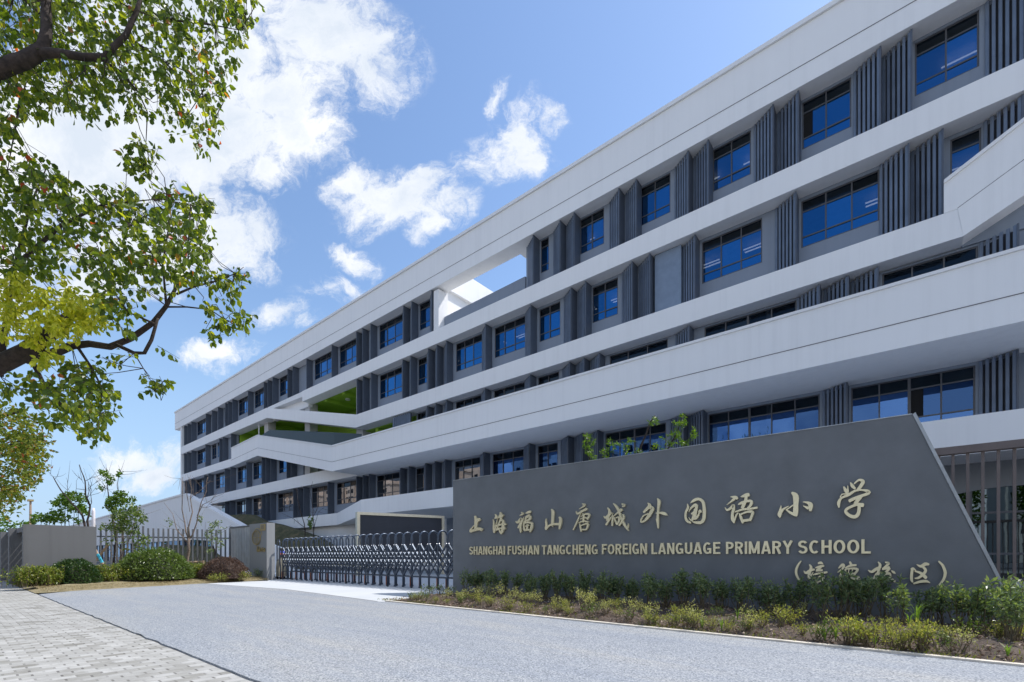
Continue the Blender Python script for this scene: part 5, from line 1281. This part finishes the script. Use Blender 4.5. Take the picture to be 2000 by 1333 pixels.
for i in range(64):                                   # thin ground cover between them
    x = random.uniform(-8.0, 3.2); y = bed_front(x) + .16 + random.random() ** 1.4 * .95
    kd = random.choice(('yellow', 'yellow', 'pale', 'weed', 'weed'))
    plant(kd, {'yellow': 'yellow_shrub', 'pale': 'pale_shrub', 'weed': 'green_weed'}[kd], {'yellow': 'low yellow green shrub on the soil in front of the hedge', 'pale': 'loose pale yellow shrub standing before the dark hedge', 'weed': 'small green weed on the bare soil of the bed'}[kd], 'weed' if kd == 'weed' else 'shrub', (x, y, bed_h(x, y) - .01), random.uniform(.45, .85),
          {'yellow': 'low yellow shrubs in the front bed', 'pale': 'pale yellow shrubs in the front bed', 'weed': 'green weeds in the front bed'}[kd])
# grass tufts with long blades
def tuft(px, py, n, h, label):
    p = on_ground(px, py, .06); p.y = max(p.y, bed_front(p.x) + .15); p.z = bed_h(p.x, p.y); b = MB()
    for _ in range(n):
        a = random.uniform(0, 6.28); l = h * random.uniform(.6, 1.1); r = random.uniform(.2, .6) * l; w = .005
        d = Vector((math.cos(a), math.sin(a), 0)); s_ = Vector((-d.y, d.x, 0)) * w
        p1 = p + d*r*.3 + Vector((0, 0, l*.6)); p2 = p + d*r + Vector((0, 0, l*.85))
        b.add([p-s_, p+s_, p1+s_*.8, p1-s_*.8, p2], [(0,1,2,3), (3,2,4)])
    o = obj('grass_tuft', b, M['greenblade'], None, p); tag(o, label, 'grass tuft', 'long bladed grass tufts in the front bed')
for i, (px, py, n, hgt) in enumerate(((1790,1236,16,.34),(1775,1240,8,.22),(1605,1256,26,.16),(1632,1250,10,.20),(1985,1300,14,.14),(1340,1238,10,.18),(1700,1282,12,.14),(1380,1242,12,.2),(1440,1222,8,.22))):
    tuft(px, py, n, hgt, 'tuft of long green grass blades on the bed soil')

# ---- stuff: dead leaves and litter on the bed, sparse grass, lawn blades
C = []
for _ in range(9000):
    x = random.uniform(-8.6, 6.0); y = bed_front(x) + .05 + (random.random() ** 1.3) * 2.6
    C.append((x, y, bed_h(max(x, -8.24), y) + random.uniform(.002, .03)))
D = rng.normal(size=(len(C), 3)); D[:, 2] *= .45
b = MB(); b.leaves(C, rng.uniform(.02, .055, len(C)), D, .55, 0, .15); tag(obj('dead_leaves', b, M['leaf_dead']), 'dead leaves strewn over the bed soil', 'leaf litter', kind='stuff')
b = MB(); C = []
for _ in range(9000):
    x = random.uniform(-8.8, 6.0); y = bed_front(x) + .02 + (random.random() ** 2.2) * 1.2
    z = bed_h(max(x, -8.24), y); k = math.sin(x*2.3)+math.sin(x*5.1+1)
    if random.random() < .25 + .22*k: C.append((x, y, z + .015))
D = rng.normal(size=(len(C), 3)) * np.array([.6, .6, .3]) + np.array([0, 0, .8])
b.leaves(C, rng.uniform(.03, .085, len(C)), D, .12, 0, .02); tag(obj('sparse_grass', b, M['grassblade']), 'sparse short grass along the bed edge', 'grass', kind='stuff')
b = MB(); C = []
for _ in range(9000):
    y = random.uniform(1.6, 8.3); x = lawn_edge(y) - random.random() ** 1.5 * 3.2
    C.append((x, y, .06 + .06*min(1, (lawn_edge(y)-x)*2)))
D = rng.normal(size=(len(C), 3)) * np.array([.6, .6, .3]) + np.array([0, 0, .6])
m_ = leaf_mat('dry_grass_blades', [(0, (.25, .20, .08)), (.6, (.42, .33, .18)), (1, (.55, .46, .28))], .3, .6, (1, 1, 1))
b.leaves(C, rng.uniform(.04, .09, len(C)), D, .10, 0, .02); tag(obj('dry_grass', b, m_), 'dry straw coloured grass beside the drive', 'grass', kind='stuff')

# ---- young trees behind the sign wall whose tips show above it
def tip_tree(label, Ny, stems, cr):
    g0 = on_n(stems[0][0][0][0], HZ, Ny); t = thing('young_tree', label, 'tree', (g0.x, Ny, 0), 'young trees behind the sign wall')
    b = MB()
    for pts, r0, r1 in stems:
        P = [on_n(x, y, Ny) for x, y in pts]; P[0].z = 0 if pts[0][1] > 1000 else P[0].z
        b.tube(P, list(np.linspace(r0, r1, len(P))), 6)
    obj('trunk', b, M['bark'], t, smooth=True)
    lf = MB()
    for (x, y, rx, ry, n) in cr:
        for _ in range(n):
            q = random.uniform(0, 6.28); rr = math.sqrt(random.random()); c = on_n(x+rx*rr*math.cos(q), y+ry*rr*math.sin(q), Ny + random.uniform(-.25, .25))
            o = rng.normal(size=(6, 3)); o[:, 2] -= .15; o /= np.linalg.norm(o, axis=1, keepdims=True)
            lf.leaves(np.array(tuple(c)) + o*.045, rng.uniform(.06, .10, 6), o, .32, 0, .06)
    obj('crown', lf, M['leaf_fresh'] if False else M['leaf_young'], t)
TN = 9.55
tip_tree('leafy tip of a young tree above the sign wall, left of the window', TN, [([(1152,1150),(1152,900),(1146,868),(1148,850)],.02,.004), ([(1153,905),(1158,880)],.01,.003)], [(1150,852,8,5,8),(1146,868,7,9,10),(1158,866,5,7,5),(1155,888,9,12,17)])
tip_tree('short leafy sprigs above the sign wall in front of the window', TN, [([(1178,1150),(1178,895),(1182,878)],.015,.004), ([(1196,1150),(1197,890),(1197,868)],.015,.004), ([(1222,1150),(1221,890),(1222,870),(1230,858)],.018,.004)], [(1180,880,9,8,9),(1183,893,6,4,4),(1188,862,6,5,5),(1197,875,4,9,7),(1207,868,4,4,3),(1222,873,6,12,10),(1231,860,6,6,6),(1226,886,6,4,4)])
tip_tree('cut bare stem with few leaves leaning above the sign wall', TN, [([(1243,1150),(1245,888),(1262,848),(1270,825),(1280,812)],.028,.010)], [(1279,822,7,6,6),(1268,827,5,3,3),(1248,882,8,5,6)])
tip_tree('airy young tree top above the sign wall, right of the window', TN, [([(1300,1150),(1303,880),(1320,850),(1325,835),(1335,812)],.022,.004), ([(1318,1150),(1335,872),(1345,858),(1357,838)],.018,.003), ([(1276,1150),(1277,885),(1280,870)],.012,.003)], [(1326,828,9,7,9),(1338,824,6,4,4),(1322,848,10,8,13),(1310,866,9,8,9),(1340,862,12,6,8),(1352,852,7,6,6),(1358,840,6,4,4),(1336,812,4,3,3),(1298,855,5,4,3),(1280,872,6,5,5),(1300,880,8,4,5)])

# ---- across the street (seen in the windows): apartment towers
m, t, bs = new_mat('apartment_render'); p = coords(t); s3 = t.new('ShaderNodeSeparateXYZ'); t.link(p, s3.inputs[0])
bs.inputs['Base Color'].default_value = (.52, .38, .28, 1); bs.inputs['Roughness'].default_value = .8
M['apt'] = m
M['apt2'] = plain('cream_apartment_render', (.62, .58, .50), .8)
def tower(x0, x1, y0, H, mat, label):
    t = thing('apartment_tower', label, 'apartment tower', ((x0+x1)/2, y0, 0), 'apartment towers across the street')
    b = MB(); b.box(x0, x1, y0-14, y0, 0, H); b.box(x0+2, x1-2, y0-12, y0-2, H, H+3); b.box(x0-.4, x1+.4, y0-14.4, y0+.4, H-.8, H-.2)
    for x in np.arange(x0+1, x1-1, 6.2): b.box(x, x+2.6, y0, y0+1.1, 0, H-.9)
    obj('wall', b, mat, t)
    b = MB()
    for z in np.arange(1.2, H-2, 3.0):
        for x in np.arange(x0+1, x1-1, 6.2):
            b.box(x+.5, x+2.1, y0+1.1, y0+1.13, z, z+1.6)
            if x+5.4 < x1: b.box(x+3.2, x+5.4, y0, y0+.03, z, z+1.7)
    obj('windows', b, M['glasstop'], t)
for (x0, x1, y0, H, k, lab) in ((-52,-36,-62,33,1,'cream apartment tower reflected in the windows above the sign'), (-92,-66,-66,30,1,'wide cream apartment tower reflected left of the sprigs'), (-140,-112,-66,29,0,'beige apartment tower reflected in the lower middle windows'), (-205,-160,-70,32,0,'long beige apartment tower reflected above the folding gate'), (-290,-225,-70,34,0,'long beige apartment tower reflected at the far left windows'), (14, 34, -62, 30, 1, 'cream apartment tower reflected in the open first floor window')):
    tower(x0, x1, y0, H, M['apt'] if k == 0 else M['apt2'], lab)

# street trees on the far side of the road, mirrored in the hall glazing
for i, (x, y, hh, lab) in enumerate(((3.5, -13, 7.5, 'street tree across the road mirrored in the hall glass'), (9.5, -14, 8.2, 'taller street tree across the road mirrored in the hall glass'), (15.5, -13, 7.0, 'rightmost street tree across the road'))):
    t = thing('street_tree', lab, 'tree', (x, y, 0), 'street trees across the road')
    b = MB(); b.tube([(x, y, -.03), (x+.1, y, 2.4), (x, y+.1, hh-1.5)], [.17, .13, .05], 8); obj('trunk', b, M['bark'], t)
    lf = MB(); C = blob_points((x, y, hh*.66), (2.3, 2.3, hh*.38), 6500); C = C[[math.sin(p[0]*2.1)+math.sin(p[1]*2.7)+math.sin(p[2]*2.3) > -1.6 for p in C]]
    lf.leaves(C, .26, None, .6); obj('crown', lf, M['leaf_young'], t)
